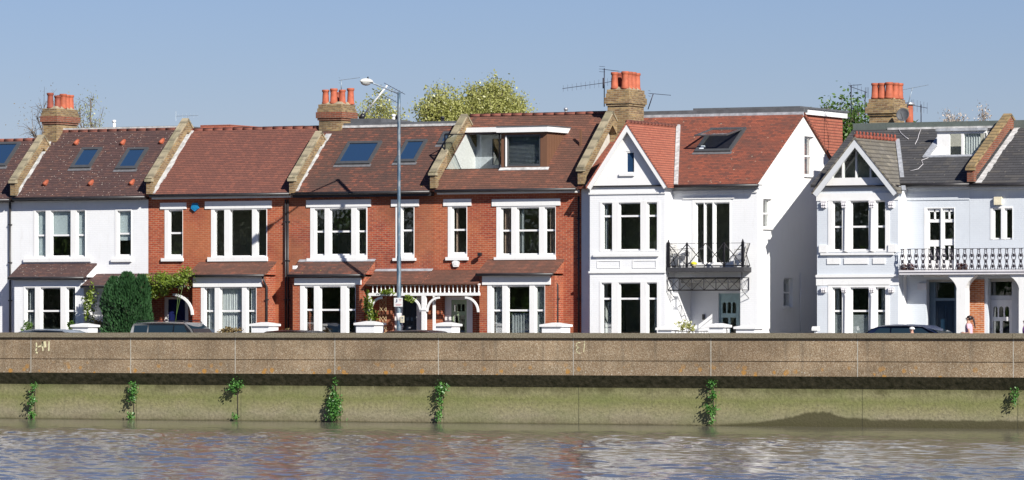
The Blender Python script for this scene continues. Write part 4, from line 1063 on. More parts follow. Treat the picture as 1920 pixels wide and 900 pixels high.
# --- pale blue-grey house with gable and slate roof
H = House(1532, 1818, 'pale gabled house with slate roof, columned bay windows and dark blue front door', 'pale_blue', 344, .54, 240, 'slate', eave_px=1745, depth=11)
def cap(H, px, y_top, y_bot, Y, parent, w2=.11):
    x = X(px, Y); z1, z0 = Z(px, y_top, Y), Z(px, y_bot, Y); h = z1-z0
    mb = MB().box(x-w2, x+w2, Y-.12, Y+.02, z1-h*.25, z1).box(x-w2*.85, x+w2*.85, Y-.10, Y+.02, z0+h*.1, z1-h*.26)
    for k in (-1, 0, 1):
        mb.lathe((x+k*w2*.6, Y-.11, z0+h*.55), [(.0, -.05), (.035, -.03), (.042, 0), (.03, .035), (0, .05)], 8)
        mb.lathe((x+k*w2*.6, Y-.10, z0+h*.2), [(.0, -.04), (.03, 0), (0, .04)], 8)
    mb.build('capital', 'white_grime', parent)
M['white_grime'] = paint_mat('old_white_paint', (.72, .70, .72), .6, .2, grime=(.35, .33, .36))
# balcony doors
wd = win(H, 0, (1733, 1790, 389, 520), (393, 510), [(1741, 1762), (1769, 1788)], (), None)
gd = MB()
def muntins(xa, xb, solid, Y=0):
    fr = front(Y); u0, u1 = X(xa, Y), X(xb, Y)
    gd.fbox(fr, u0-.02, u0+.012, Z(1760, 512, Y), Z(1760, 391, Y), -.061, -.119); gd.fbox(fr, u1-.012, u1+.02, Z(1760, 512, Y), Z(1760, 391, Y), -.061, -.119)
    for (a, b) in solid: gd.fbox(fr, u0-.01, u1+.01, Z(1760, b, Y), Z(1760, a, Y), -.06, -.12)
    gd.fbox(fr, (u0+u1)/2-.025, (u0+u1)/2+.025, Z(1760, 412, Y), Z(1760, 392, Y), -.06, -.12)
    gd.fbox(fr, (u0+u1)/2-.025, (u0+u1)/2+.025, Z(1760, 489, Y), Z(1760, 462, Y), -.06, -.12)
muntins(1741, 1762, ((391, 397), (411, 417), (450, 462), (488, 512))); gd.build('door_panel', 'white', H.root); gd = MB(); muntins(1769, 1788, ((391, 397), (411, 417), (448, 460), (488, 512)))
gd.build('door_panel', 'white', H.root)
doorway(H, 0, 1737, 1797, 524, 625, 'door_blue', (1754, 1790, 564), 'panel', frame='slate_blue', trans=(530, 559), deep=.5) if M.setdefault('slate_blue', paint_mat('slate_blue_paint', (.20, .28, .34), .5)) else None
H.behind_bay(1532, 1684, 372)
H.holes[-1] = rect(H.holes[-1][0][0], H.holes[-1][1][0], Z(1600, 474, -.72), H.holes[-1][2][1])
H.behind_bay(1532, 1684, 536)
H.shell(left=False, x0=H.xl+.0)
MB().slab(Fr((H.xl, 0, 0), (0, -1, 0), (0, 0, 1), (-1, 0, 0)), [(-H.depth, -.1), (-.283, -.1), (-.283, H.rz_at(0)-.1), (-H.ry, H.rz-.12), (-H.depth, H.rz_at(0)-.3)], (), 0, -.25).build('side_wall', 'render_white', H.root)
Y6 = -.72
zg0 = Z(1603, 350, Y6)
def colwin(y0, y1, yb0, bars, gy, caps_y, dress=None):
    return win(H, Y6, (1553, 1668, y0, y1), gy, [(1563, 1577), (1597, 1627), (1644, 1658)], bars, yb0, dress=dress, proud=.02)
wh = [colwin(372, 472, (1540, 1677, 474, 478), (425,), (379, 467), (377, 390)),
      colwin(534, 625, None, (583,), (541, 624), (541, 550), dress=[('curtain_grey', 2, .35, .9, .4, 1), ('curtain_grey', 0, 0, .45, .3, 1), ('blind', 1, 0, 1, 0, .48, 'curtain_grey'), ('blind', 0, 0, 1, 0, .48, 'curtain_grey'), ('blind', 2, 0, 1, 0, .48, 'curtain_grey')])]
b_, a0, b0 = bay(H, 1532, 1684, .72, zg0, wh, 'pale_blue')
f6 = front(Y6)
for yt, yb, cy in ((380, 472, (377, 391)), (548, 625, (539, 549))):
    z0_ = Z(1603, yb, Y6) if yb < 620 else .75
    for px in (1587, 1636):
        x = X(px, Y6); MB().lathe((x, Y6-.03, z0_), [(.10, 0), (.10, .05), (.075, .07), (.065, Z(1603, yt, Y6)-z0_-.15), (.085, Z(1603, yt, Y6)-z0_-.05)], 10).build('column', 'white', b_)
    for px in (1546, 1584, 1636, 1672): cap(H, px, cy[0], cy[1], Y6, b_)
    if yb < 620:
        for px in (1544, 1674): MB().fbox(f6, X(px, Y6)-.15, X(px, Y6)+.15, Z(1603, 473, Y6), Z(1603, 459, Y6), .001, .08).build('block', 'white', b_)
for xa, xb in ((1551, 1575), (1583, 1628), (1637, 1660)):
    MB().fbox(f6, X(xa, Y6), X(xb, Y6), Z(1603, 495, Y6), Z(1603, 484, Y6), .001, .035).build('wall_panel', 'white', b_)
MB().fbox(f6, a0-.03, b0+.03, Z(1603, 520, Y6), Z(1603, 515, Y6), .001, .07).build('string_course', 'white', b_)
MB().fbox(f6, a0-.03, b0+.03, Z(1603, 535, Y6), Z(1603, 520.5, Y6), .001, .02).build('frieze_band', 'white', b_)
MB().fbox(f6, a0-.02, b0+.02, Z(1603, 376, Y6), Z(1603, 362, Y6), .001, .03).build('frieze_band', 'white', b_)
# pilaster between bay and balcony
MB().box(b0+.005, X(1700), -.28, -.002, -.1, H.top).build('pilaster', 'white', H.root)
# gable with glazed triangle
zlo = Z(1603, 333, Y6); zap = Z(1603, 272, Y6)
xl_, xr_, xm_ = X(1557, Y6), X(1653, Y6), X(1605, Y6)
def tri_at(x):
    return zlo+(zap-zlo)*(1-abs(x-xm_)/((xr_-xl_)/2))
cuts = [xl_, X(1580, Y6), X(1605, Y6), X(1632, Y6), xr_]
lights = []
for a, b in zip(cuts[:-1], cuts[1:]):
    a2 = a+(.03 if a != xl_ else .08); b2 = b-(.03 if b != xr_ else .08)
    if b <= xm_+.01: lights.append([(a2, zlo), (b2, zlo), (b2, tri_at(b2)-.04), (a2, max(zlo+.02, tri_at(a2)-.04))])
    else: lights.append([(a2, zlo), (b2, zlo), (b2, max(zlo+.02, tri_at(b2)-.04)), (a2, tri_at(a2)-.04)])
go, G6 = gable(H, Y6, (1603, 257), (1522, 360), (1684, 360), .35, 'slate_brown', 'barge_grey', .24, 'white', lights, bottom=zg0+.05) if M.setdefault('barge_grey', paint_mat('pale_grey_paint', (.62, .64, .66), .5, grime=(.4, .4, .4))) else None
MB().slab(f6, [(xl_+.05, zlo-.02), (xr_-.05, zlo-.02), (xm_, zap)], (), -.05, -.06).build('pane', 'glass', go)
MB().slab(f6, [(xl_+.05, zlo-.02), (xr_-.05, zlo-.02), (xm_, zap)], (), -.6, -.65).build('backing_wall', 'interior', go)
MB().box(a0-.1, b0+.06, Y6-.16, Y6+.05, zg0+.001, zg0+.05).build('gutter', 'gutter', go)
rg = MB(); y = Y6-.3
while y < G6[5]:
    rg.tube([(G6[0], y, G6[1]+.03), (G6[0], y+.28, G6[1]+.03)], .08, 8); rg.lathe((G6[0], y+.14, G6[1]+.08), [(.06, 0), (.03, .05), (.055, .1), (.02, .15)], 6); y += .33
rg.build('ridge_tiles', 'terracotta_dark', go)
# roof with inset dormer
uL, sB = H.rp(1742, 293); _, sT = H.rp(1786, 247); uR, _ = H.rp(1832, 293)
uR = H.xr-.25
H.roof_holes = [rect(uL, uR, sB, sT)]
H.roof(x0=H.xl-.12, ridge=None)
MB().box(H.xl-.1, H.xr-.1, H.ry+.03, H.ry+3.5, H.rz-1.2, Z(1790, 227.5, H.ry)).build('rear_dormer', 'felt_green', H.root) if M.setdefault('felt_green', plain('grey_green_felt', (.10, .12, .11), .8)) else None
MB().box(X(1665, H.ry), H.xr-.1, H.ry-.07, H.ry+.02, H.rz-.02, H.rz+.06).build('ridge_flashing', 'flash_white', H.root)
yB = H.ey+sB*H.v.y; zB = H.ez+sB*H.v.z; yT = H.ey+sT*H.v.y; zT = H.ez+sT*H.v.z
tr = MB().box(uL, uR, yB, yT+.1, zB-.25, zB-.15).build('inset_dormer', 'felt', H.root)
MB().slab(Fr((uL, 0, 0), (0, 1, 0), (0, 0, 1), (1, 0, 0)), [(yB, zB-.14), (yT+.1, zB-.14), (yT+.1, zT-.02), (yB, zB-.02)], (), .02, -.05).build('dormer_cheek', 'white', tr)
MB().fbox(H.fr, uL-.22, uL+.02, sB-.1, sT+.1, .004, .04).fbox(H.fr, uL-.2, uR, sB-.14, sB-.002, .004, .05).build('flashing', 'lead', tr)
yW = yB+(yT-yB)*.42
zz1 = zT-.02
wx_ = [uL+.45, uL+1.0, uL+1.9, uR]
dw = MB().slab(front(yW), rect(uL+.02, uR-.01, zB-.13, zz1), [rect(a+.06, b-.04, zB-.05, zz1-.1) for a, b in zip(wx_[:-1], wx_[1:])], 0, -.08).build('dormer_window', 'white', tr)
MB().slab(front(yW), rect(uL+.4, uR-.05, zB-.08, zz1-.05), (), -.04, -.045).build('pane', 'glass', dw)
for a, b, mt in ((wx_[1]+.05, wx_[1]+.65, 'curtain'), (wx_[2]+.05, wx_[3]-.1, 'curtain_grey')):
    mb = MB(); n_ = 30
    P = [(a+(b-a)*k/n_, -.12-.03*sin(k*1.3)) for k in range(n_+1)]
    mb.add([front(yW).p(x, z, d) for z in (zB-.05, zz1-.1) for x, d in P], [(k, k+1, n_+2+k, n_+1+k) for k in range(n_)], True); mb.build('curtain', mt, dw)
MB().fbox(front(yW), uL+.0, uR, zz1, zz1+.1, -.1, .1).build('dormer_fascia', 'lead', tr)
MB().slab(front(yW), rect(uL, uR, zB-.13, zz1), (), -.7, -.75).build('room_wall', 'interior', tr)
H.gutter(1690, 1818, .05, 'white', .12)
MB().fbox(front(0), X(1700), H.xr, Z(1760, 375, 0), Z(1760, 362, 0), .001, .03).build('cornice', 'pale_blue', H.root)
MB().slab(Fr((b0+.02, 0, 0), (0, 1, 0), (0, 0, 1), (1, 0, 0)), rect(-.5, -.1, 3, 3.1), (), 0, -.01)
H6 = H
# --- right-hand neighbour
H = House(1818, 2110, 'pale slate-roofed house at the right edge, white front door beside orange brick', 'pale_blue', 344, .54, 240, 'slate', eave_px=1870, depth=11)
win(H, 0, (1857, 1899, 387, 449), (393, 446), [(1864, 1875), (1886, 1897)], (), None)
win(H, 0, (1940, 2060, 372, 472), (379, 467), [(1950, 1968), (1985, 2020), (2036, 2052)], (425,))
doorway(H, 0, 1852, 1910, 522, 625, 'white', (1857, 1897, 562), 'arched', frame='barge_grey', trans=(528, 554), deep=.35, label='white front door with three arched panes')
H.shell()
H.roof(ridge=None)
MB().box(H.xl+.3, H.xr-.1, H.ry+.03, H.ry+3.5, H.rz-1.2, Z(1790, 227.5, H.ry)).build('rear_dormer', 'felt_green', H.root)
H.gutter(1818, 1960, .05, 'white', .12)
for (xa, xb) in ((1813, 1846), (1912, 1935)):
    MB().fbox(front(0), X(xa), X(xb), -.05, Z(1830, 524, 0), .003, .04).build('brick_facing', 'brick_orange', H.root)
MB().fbox(front(0), X(1866)+.0, X(1866)+.28, Z(1874, 384, 0), Z(1874, 369, 0), .0, .14).build('floodlight', 'cream', H.root) if M.setdefault('cream', plain('cream_plastic', (.75, .68, .5), .5)) else None
H7 = H
# shared balcony over both doors
Yk = -1.0
bx0, bx1 = X(1686, Yk), X(2060, Yk); bz0, bz1 = Z(1800, 514.5, Yk), Z(1800, 507, Yk)
sb = thing('long_balcony', ((bx0+bx1)/2, 0, bz0), 'long balcony with lacy dark ironwork railing across the two rightmost houses', 'balcony')
MB().box(bx0, bx1, Yk, -.002, bz0, bz1).box(bx0, bx1, Yk-.04, Yk+.02, bz1-.05, bz1+.015).build('slab', 'white_grime', sb)
zr_ = Z(1800, 466, Yk)
mb = MB().bar((bx0, Yk+.06, zr_), (bx1, Yk+.06, zr_), .012).bar((bx0, Yk+.06, bz1+.04), (bx1, Yk+.06, bz1+.04), .016)
mb.bar((bx0, Yk+.06, zr_), (bx0, -.03, zr_), .012)
mb.build('rail', 'iron_violet', sb)
def lace(x):
    h = zr_-bz1; m_ = MB(); y = Yk+.06; r = .018
    for s_ in (-1, 1):
        pts = [(x+s_*(.055+.025*sin(2*pi*t_/12*2.0)), y, bz1+h*t_/12) for t_ in range(13)]
        m_.tube(pts, r, 4, False)
    for f in (.18, .42, .68):
        c = bz1+h*f; q = .03
        m_.tube([(x+q*1.3*cos(a), y, c+q*1.6*sin(a)) for a in [2*pi*k/8 for k in range(9)]], r, 4, False)
        m_.lathe((x, y, c), [(0, -.035), (.034, 0), (0, .035)], 6)
        m_.bar((x-.06, y, c+.05), (x+.06, y, c+.05), .008)
    m_.bar((x, y, bz1), (x, y, bz1+h*.3), .012)
    for k in range(6):                      # drooping swag at the head
        a0_, a1_ = k/6, (k+1)/6
        f_ = lambda a: (x-.07+.14*a, y, zr_-.035*sin(pi*a))
        m_.tube([f_(a0_), f_(a1_)], .013, 4, False)
    return m_
x = bx0+.1
first = None
while x < X(1935, Yk):
    if first is None: first = lace(x).build('baluster', 'iron_violet', sb); fx = x
    else:
        c = first.copy(); c.location = first.location+Vector((x-fx, 0, 0)); COL.objects.link(c)
    x += .265
for px in (1805, 1922):
    x = X(px, Yk+.25)
    z1 = bz0-.002; z0 = BASE-.1
    cm = MB().box(x-.18, x+.18, Yk+.10, Yk+.46, z0, z1-.62)
    # flared head
    lv = [(.18, -.62), (.17, -.5), (.2, -.4), (.27, -.28), (.38, -.16), (.5, -.08), (.5, 0)]
    for (wa, za), (wb, zb) in zip(lv[:-1], lv[1:]):
        cm.add([(x-wa, Yk+.1, z1+za), (x+wa, Yk+.1, z1+za), (x+wa, Yk+.46, z1+za), (x-wa, Yk+.46, z1+za), (x-wb, Yk+.1, z1+zb), (x+wb, Yk+.1, z1+zb), (x+wb, Yk+.46, z1+zb), (x-wb, Yk+.46, z1+zb)],
               [(0, 3, 2, 1), (4, 5, 6, 7), (0, 1, 5, 4), (1, 2, 6, 5), (2, 3, 7, 6), (3, 0, 4, 7)])
    cm.build('column', 'white', sb)
MB().fbox(front(-.0), X(1722), X(1738), Z(1730, 543, 0), Z(1730, 531, 0), .002, .1).build('corbel', 'white_grime', sb)

# ---------------------------------------------------------------- party parapets and chimneys
pa = parapet(H1, 17, 337, 100, 252, M0)
pb = parapet(H2, 272, 334, 370, 221, M0)
pc = parapet(H3, 540, 333, 614, 245, M0)
pd = parapet(H4, 804, 322, 893, 213, M0)
pe = parapet(H5, 1081, 314, 1157, 207, M0)
pf = parapet(H7, 1811, 312, 1921, 212, .54, 'coping_orange', 'brick_band', width=.31, drop=.55)
flashing(H5, pe[1], .02, H5.sl-.8, .12)
flashing(H7, pf[1], .05, H7.sl, .2)
T, TD = 'terracotta', 'terracotta_dark'
ya = 2.2
C01 = chimney(H1, 81, 2.3, 204, .62, 1.55, 7.0, [(.35, .12, .13, .62, TD), (.62, .3, .13, .52, TD), (.7, .52, .14, .6, T), (.35, .6, .13, .56, TD), (.62, .74, .14, .58, T), (.6, .94, .14, .58, T)], capmat='brick_band')
C23 = chimney(H3, 598, 2.5, 196, .98, 1.1, 7.0, [(.18, .2, .135, .56, T), (.35, .5, .12, .55, T), (.55, .2, .145, .6, T), (.78, .45, .13, .56, T), (.88, .9, .14, .64, T), (.3, .85, .12, .5, TD)], capmat='brick_band')
C45 = chimney(H5, 1139, 2.5, 168, .88, 1.35, 7.2, [(.25, .12, .135, .64, T), (.25, .4, .135, .64, TD), (.25, .7, .135, .62, TD), (.75, .12, .14, .66, T), (.75, .37, .14, .66, T), (.75, .62, .14, .66, T), (.75, .88, .14, .64, T)])
C56 = chimney(H6, 1630, 4.6, 186, .92, 1.2, 6.8, [(.2, .1, .14, .58, T), (.48, .12, .14, .58, T), (.8, .12, .15, .6, T), (.85, .5, .15, .6, T), (.85, .85, .15, .6, T)], caps=.12)

# ---------------------------------------------------------------- street lamp
Yl = -2.75
lx = X(748, Yl); lt = Z(748, 173, Yl)
lamp = thing('street_lamp', (lx, Yl, 0), 'tall galvanised street lamp standing on the pavement before the brick houses', 'street lamp')
zmid = 2.4
MB().lathe((lx, Yl, 0), [(.095, 0), (.095, 1.5), (.085, 1.56), (.085, zmid+1.5), (.07, zmid+1.6), (.062, lt-.6), (.058, lt)], 14).build('pole', 'lamp_paint', lamp) if M.setdefault('lamp_paint', (lambda t: t.pbr(t.mix(t.ramp(t.noise(t.pos((1, 1, .35)), 5, 5, .7), [(.45, 0.0), (.6, 1.0)]), (.07, .12, .17), (.22, .25, .27)), .5, None, .3))(NT('weathered_blue_grey_paint'))) else None
La = 2.15
arm = MB().tube([(lx, Yl, lt-.06), (lx, Yl-.5, lt+.02), (lx-.02, Yl-La, lt+.27)], .032, 8).build('arm', 'steel', lamp)
hc = Vector((lx-.02, Yl-La-.35, lt+.28))
hd = MB()
for k, (sc_, z) in enumerate(((.2, .10), (.75, .085), (1.0, .02), (1.0, -.02))): pass
def ellipsoid(c, rx, ry, rz, z0=-1, z1=1, n=16, m=8):
    mb = MB(); vs_ = []; fs = []
    for i in range(m+1):
        zf = z0+(z1-z0)*i/m; r_ = math.sqrt(max(0.0004, 1-zf*zf))
        for k in range(n): vs_.append(Vector(c)+Vector((rx*r_*cos(2*pi*k/n), ry*r_*sin(2*pi*k/n), rz*zf)))
    for i in range(m):
        for k in range(n): fs.append((i*n+k, i*n+(k+1) % n, (i+1)*n+(k+1) % n, (i+1)*n+k))
    fs.append(tuple(range(n))[::-1]); fs.append(tuple(m*n+k for k in range(n)))
    return mb.add(vs_, fs, True)
ellipsoid(hc, .16, .44, .13, -.1, 1).build('lamp_head', 'lamp_white', lamp) if M.setdefault('lamp_white', plain('pale_housing', (.66, .66, .62), .5)) else None
ellipsoid(hc+Vector((0, -.06, -.01)), .14, .33, .14, -1, 0).build('lamp_cover', 'lamp_clear', lamp) if M.setdefault('lamp_clear', plain('clear_cover', (.42, .43, .42), .15)) else None
MB().lathe(hc+Vector((0, .1, .12)), [(.03, 0), (.03, .05), (.02, .07)], 8).build('photocell', 'black', lamp)
# notices on the pole
fl_ = front(Yl-.1)
def sign(pxl, pxr, yt, yb, mat, name='sign_plate'):
    return MB().fbox(fl_, X(pxl, Yl-.1), X(pxr, Yl-.1), Z(748, yb, Yl-.1), Z(748, yt, Yl-.1), 0, .012).build(name, mat, lamp)
sg = sign(739, 755, 558.5, 575, 'white')
M['ink'] = plain('dark_ink', (.03, .04, .12), .6); M['ink_red'] = plain('faded_red_ink', (.6, .25, .25), .6)
mk = MB()
for (a, b, c, d) in ((743.5, 744.8, 560.5, 563), (742.5, 745.5, 563.4, 564.2), (743.2, 745, 564.6, 566.5), (742, 743, 565.5, 568)):
    mk.fbox(fl_, X(a, Yl-.11), X(b, Yl-.11), Z(748, d, Yl-.1), Z(748, c, Yl-.1), .013, .016)
mk.build('sign_marking', 'ink', sg)
mk = MB()
for (a, b, c, d) in ((748, 753, 561, 562), (749, 752, 563.5, 564.3), (742, 753, 570, 571), (742, 751, 572.2, 573)):
    mk.fbox(fl_, X(a, Yl-.11), X(b, Yl-.11), Z(748, d, Yl-.1), Z(748, c, Yl-.1), .013, .016)
mk.build('sign_marking', 'ink_red', sg)
sg2 = sign(751, 758, 592, 605, 'cream', 'sign_plate')
mk = MB()
for (a, b, c, d) in ((753, 756, 594.5, 597.5), (752.6, 756.6, 599.5, 600.3), (752.6, 755.6, 601.6, 602.3)):
    mk.fbox(fl_, X(a, Yl-.11), X(b, Yl-.11), Z(748, d, Yl-.1), Z(748, c, Yl-.1), .013, .016)
mk.build('sign_marking', 'steel', sg2)
MB().lathe((lx, Yl, Z(748, 601, Yl)), [(.10, 0), (.10, .28)], 14).build('pole_band', 'white_grime', lamp)

# ---------------------------------------------------------------- aerials
def aerial(px, yb, yt, Y, booms, label, tilt=0, mat='steel', r=.018, group='television aerials above the roofs'):
    """mast from pixel (px,yb) up to yt; booms=[(z fraction, dx, dy, dz, n elements, element length, vertical?)]"""
    x = X(px, Y); z0, z1 = Z(px, yb, Y), Z(px, yt, Y)
    t = thing('television_aerial', (x, Y, z0), label, 'aerial', group)
    top = Vector((x+tilt, Y, z1)); bot = Vector((x, Y, z0))
    MB().tube([bot, top], r, 6).build('mast', mat, t)
    for f, dx, dy, dz, n_, el, vert, back in booms:
        c = bot.lerp(top, f); d = Vector((dx, dy, dz)); L = d.length; d.normalize()
        s_ = Vector((0, 0, 1)) if vert else d.cross(Vector((0, 0, 1))).normalized()
        a = c-d*back
        bm_ = MB().bar(a, a+d*L, .014).build('boom', mat, t)
        m_ = MB()
        for k in range(n_):
            p = a+d*(L*(.12+.86*k/max(1, n_-1)))
            m_.bar(p-s_*el*.5*(1-.02*k), p+s_*el*.5*(1-.02*k), .007)
        for q in (-1, 0, 1):
            u_ = (Vector((0, 0, 1)) if not vert else d.cross(Vector((0, 0, 1))).normalized())*q*.10
            m_.bar(a+u_-s_*.2, a+u_+s_*.2, .009)
        m_.build('elements', mat, bm_)
    return t
aerial(353, 238, 217, 4.4, [(1, .85, .3, .02, 6, .2, True, .5)], 'small grey television aerial behind the gable wall of the plain red roof')
aerial(640, 170, 150, 3.1, [(1, .75, .3, .10, 6, .25, False, .08)], 'grey television aerial on the four-pot chimney left of the street lamp')
aerial(1133, 200, 128, 3.2, [(.97, .75, -.1, -.10, 6, .3, False, .1), (.62, -1.35, -.8, -.22, 9, .3, True, -.02), (.62, .3, .1, .06, 3, .3, True, .05)], 'pair of long aerials on one mast left of the tallest chimney', mat='iron_violet')
aerial(1215, 205, 176, 4.2, [(1, .8, .2, -.08, 5, .25, False, .15)], 'dark television aerial leaning right of the tallest chimney', tilt=.22, mat='iron_violet')
aerial(1596, 215, 160, 6.0, [(1, .45, .2, .03, 6, .3, False, .1)], 'leftmost thin aerial left of the orange-potted chimney on the right', mat='iron_violet')
aerial(1622, 240, 172, 6.0, [(1, -.75, .1, .25, 5, .3, True, .1)], 'aerial with a long slanting boom touching the right-hand chimney', mat='iron_violet')
aerial(1700, 205, 165, 6.8, [(1, .85, .4, .18, 9, .42, False, .35)], 'pale many-rodded aerial on a slanting white mast right of the right-hand chimney', tilt=.24)
aerial(1727, 240, 196, 7.4, [(.9, .55, .2, -.12, 5, .45, True, .35)], 'dark lower aerial furthest right on the slate roof', mat='iron_violet')
# leaning pole on the felt roof of the house behind the lamp
t = thing('leaning_aerial', (X(678, 3.4), 3.4, Z(678, 224, 3.4)), 'white aerial pole leaning steeply beside the street lamp head', 'aerial')
a = Vector((X(683, 3.4), 3.4, Z(683, 214, 3.4))); b = Vector((X(726, 3.4), 3.4, Z(726, 160, 3.4)))
MB().tube([a, b], .03, 8).build('mast', 'white', t)
MB().tube([a+(a-b)*.02, a+(a-b)*.16], .10, 10).build('bracket', 'black', t)
m_ = MB()
for f in (.68, .98):
    c = a.lerp(b, f); m_.bar(c+Vector((-.12, 0, .12)), c+Vector((.75, .1, -.34)), .014)
    for k in range(6): p = c+Vector((.12*k, .02*k, -.055*k)); m_.bar(p-Vector((0, .12, .05)), p+Vector((0, .12, .05)), .008)
m_.build('elements', 'iron_violet', t)
# satellite dish
dc = Vector((X(1693, 4.3), 4.3, Z(1693, 215, 4.3)))
t = thing('satellite_dish', tuple(dc), 'round dark grey satellite dish beside the right-hand chimney', 'satellite dish')
ax = Vector((.1, -1, .2)).normalized()
MB().lathe(dc, [(.02, -.06), (.12, -.05), (.21, -.015), (.25, .03), (.245, .035), (.2, 0), (.1, -.03), (.02, -.04)], 20, ax).build('dish', 'felt', t)
MB().bar(dc+Vector((0, 0, -.2)), dc+ax*.3, .012).bar(dc+Vector((0, .05, 0)), dc+Vector((-.2, .5, -.15)), .025).build('arm', 'iron', t)
# loose chimney pot behind, roof vents
def roof_flue(px, yt, yb, Y, mat, label, r=.06, pot=False):
    x = X(px, Y); z0, z1 = Z(px, yb, Y), Z(px, yt, Y); h = z1-z0
    t = thing('roof_flue' if not pot else 'chimney_flue', (x, Y, z0), label, 'flue')
    MB().lathe((x, Y, z0-.3), [(r*1.1, 0), (r, h*.5), (r*.9, h+.2)], 12).build('pipe', mat, t)
    MB().lathe((x, Y, z1-.10), [(r*1.3, 0), (r*1.35, .06), (r*1.1, .10)], 12).build('cap', mat if not pot else 'alu', t)
roof_flue(1705, 192, 228, 7.0, 'terracotta', 'single orange flue pot with metal cage behind the right-hand chimney', .15, True)
roof_flue(214, 225, 241, 5.5, 'white', 'short white pipe on the ridge left of centre of the dark tiled roof')
roof_flue(830, 218, 229, 5.0, 'black', 'black vent pipe right of the lamp post on the flat felt roof')
roof_flue(1061, 202, 214, 5.0, 'alu', 'small silver vent on the ridge of the roof terrace house')
roof_flue(738, 214, 229, 5.0, 'white', 'white pipe just left of the lamp post on the flat felt roof')
roof_flue(744.5, 216, 229, 5.4, 'black', 'black pipe hidden close beside the lamp post on the flat felt roof', .07)

# ---------------------------------------------------------------- boxes on walls
def pentagon(px, py, Y, r, mat, label, spin=0):
    c = (X(px, Y), Z(px, py, Y)); t = thing('alarm_box', (c[0], Y, c[1]), label, 'alarm box')
    P = [(c[0]+r*cos(spin+2*pi*k/5), c[1]+r*sin(spin+2*pi*k/5)) for k in range(5)]
    MB().slab(front(Y), P, (), .09, .002).build('cover', mat, t)
    MB().slab(front(Y), [((x-c[0])*.6+c[0], (z-c[1])*.6+c[1]) for x, z in P], (), .10, .0905).build('badge', mat, t)
pentagon(367, 388, 0, .18, 'alarm_blue', 'blue five-sided alarm box high on the red brick wall', -pi/2)
pentagon(856, 494, 0, .16, 'white', 'white five-sided alarm box under the narrow window of the brick house', pi/2)
x, z = X(901, 0), Z(901, 479, 0)
t = thing('wall_lamp', (x, 0, z), 'small grey security lamp on the brick wall beside the right bay roof', 'wall lamp')
MB().tube([(x, -.01, z), (x+.02, -.16, z+.02), (x+.10, -.22, z+.05)], .035, 8).build('bracket', 'alu', t); MB().box(x+.02, x+.16, -.3, -.18, z-.02, z+.1).build('head', 'black', t)
x, z = X(551, -.5), Z(551, 503, -.5)
t = thing('wall_box', (x, -.45, z), 'small white box beside the bay roof of the house behind the lamp', 'alarm box')
MB().box(x-.0, x+.14, -.6, -.45, z-.09, z+.1).build('cover', 'white', t)

# ---------------------------------------------------------------- garden piers and front walls
Yw = -2.45
n_p = 0
def pier(px0, px1, yt, label, capmat='white'):
    x0, x1 = X(px0, Yw-.2), X(px1, Yw-.2); zt = Z((px0+px1)/2, yt, Yw-.2)
    t = thing('gate_pier', ((x0+x1)/2, Yw, 0), label, 'gate pier', 'white capped garden piers')
    o = .07; w2 = (x1-x0)/2; cx = (x0+x1)/2
    MB().box(x0+o, x1-o, Yw-w2+o, Yw+w2-o, -.02, zt-.15).build('pier', 'white_brick', t)
    mb = MB().box(x0, x1, Yw-w2, Yw+w2, zt-.15, zt-.07)
    a = .1
    mb.add([(x0, Yw-w2, zt-.07), (x1, Yw-w2, zt-.07), (x1, Yw+w2, zt-.07), (x0, Yw+w2, zt-.07), (cx-a, Yw-a, zt), (cx+a, Yw-a, zt), (cx+a, Yw+a, zt), (cx-a, Yw+a, zt)],
           [(0, 3, 2, 1), (4, 5, 6, 7), (0, 1, 5, 4), (1, 2, 6, 5), (2, 3, 7, 6), (3, 0, 4, 7)])
    mb.build('cap', capmat, t)
pier(137, 172, 606, 'white capped pier between the white bay and the conifer')
pier(473, 511, 604, 'white capped pier at the right of the curtained bay window')
pier(669, 709, 602, 'white capped pier under the climbing plant left of the lamp post')
pier(817, 853, 604, 'white capped pier in front of the sage green door')
pier(1017, 1059, 605, 'white capped pier at the right end of the brick houses')
pier(1328, 1361, 606, 'white capped pier in front of the teal door')
pier(1232, 1264, 611, 'low white pier beside the gabled bay')
pier(1380, 1421, 609, 'broad low white pier at the corner of the alley')
pier(1520, 1531, 612, 'narrow white pier at the foot of the pale blue bay')
low = [(-200, 137), (172, 290), (352, 473), (511, 560), (560, 669), (853, 1017), (1059, 1232)]
lab = ['left of the first pier', 'behind the conifer hedge', 'below the curtained bay', 'left of the party wall', 'below the bay left of the lamp', 'below the bay of the terrace house', 'below the white gabled bay']
for (a, b), l in zip(low, lab):
    x0, x1 = X(a, Yw)+.0, X(b, Yw)-.0
    t = thing('garden_wall', ((x0+x1)/2, Yw, 0), 'low front garden wall '+l, 'garden wall', 'low front garden walls')
    MB().box(x0, x1, Yw-.11, Yw+.11, -.02, .72).build('wall', 'brick_red', t); MB().box(x0, x1, Yw-.14, Yw+.14, .721, .78).build('coping', 'white_grime', t)
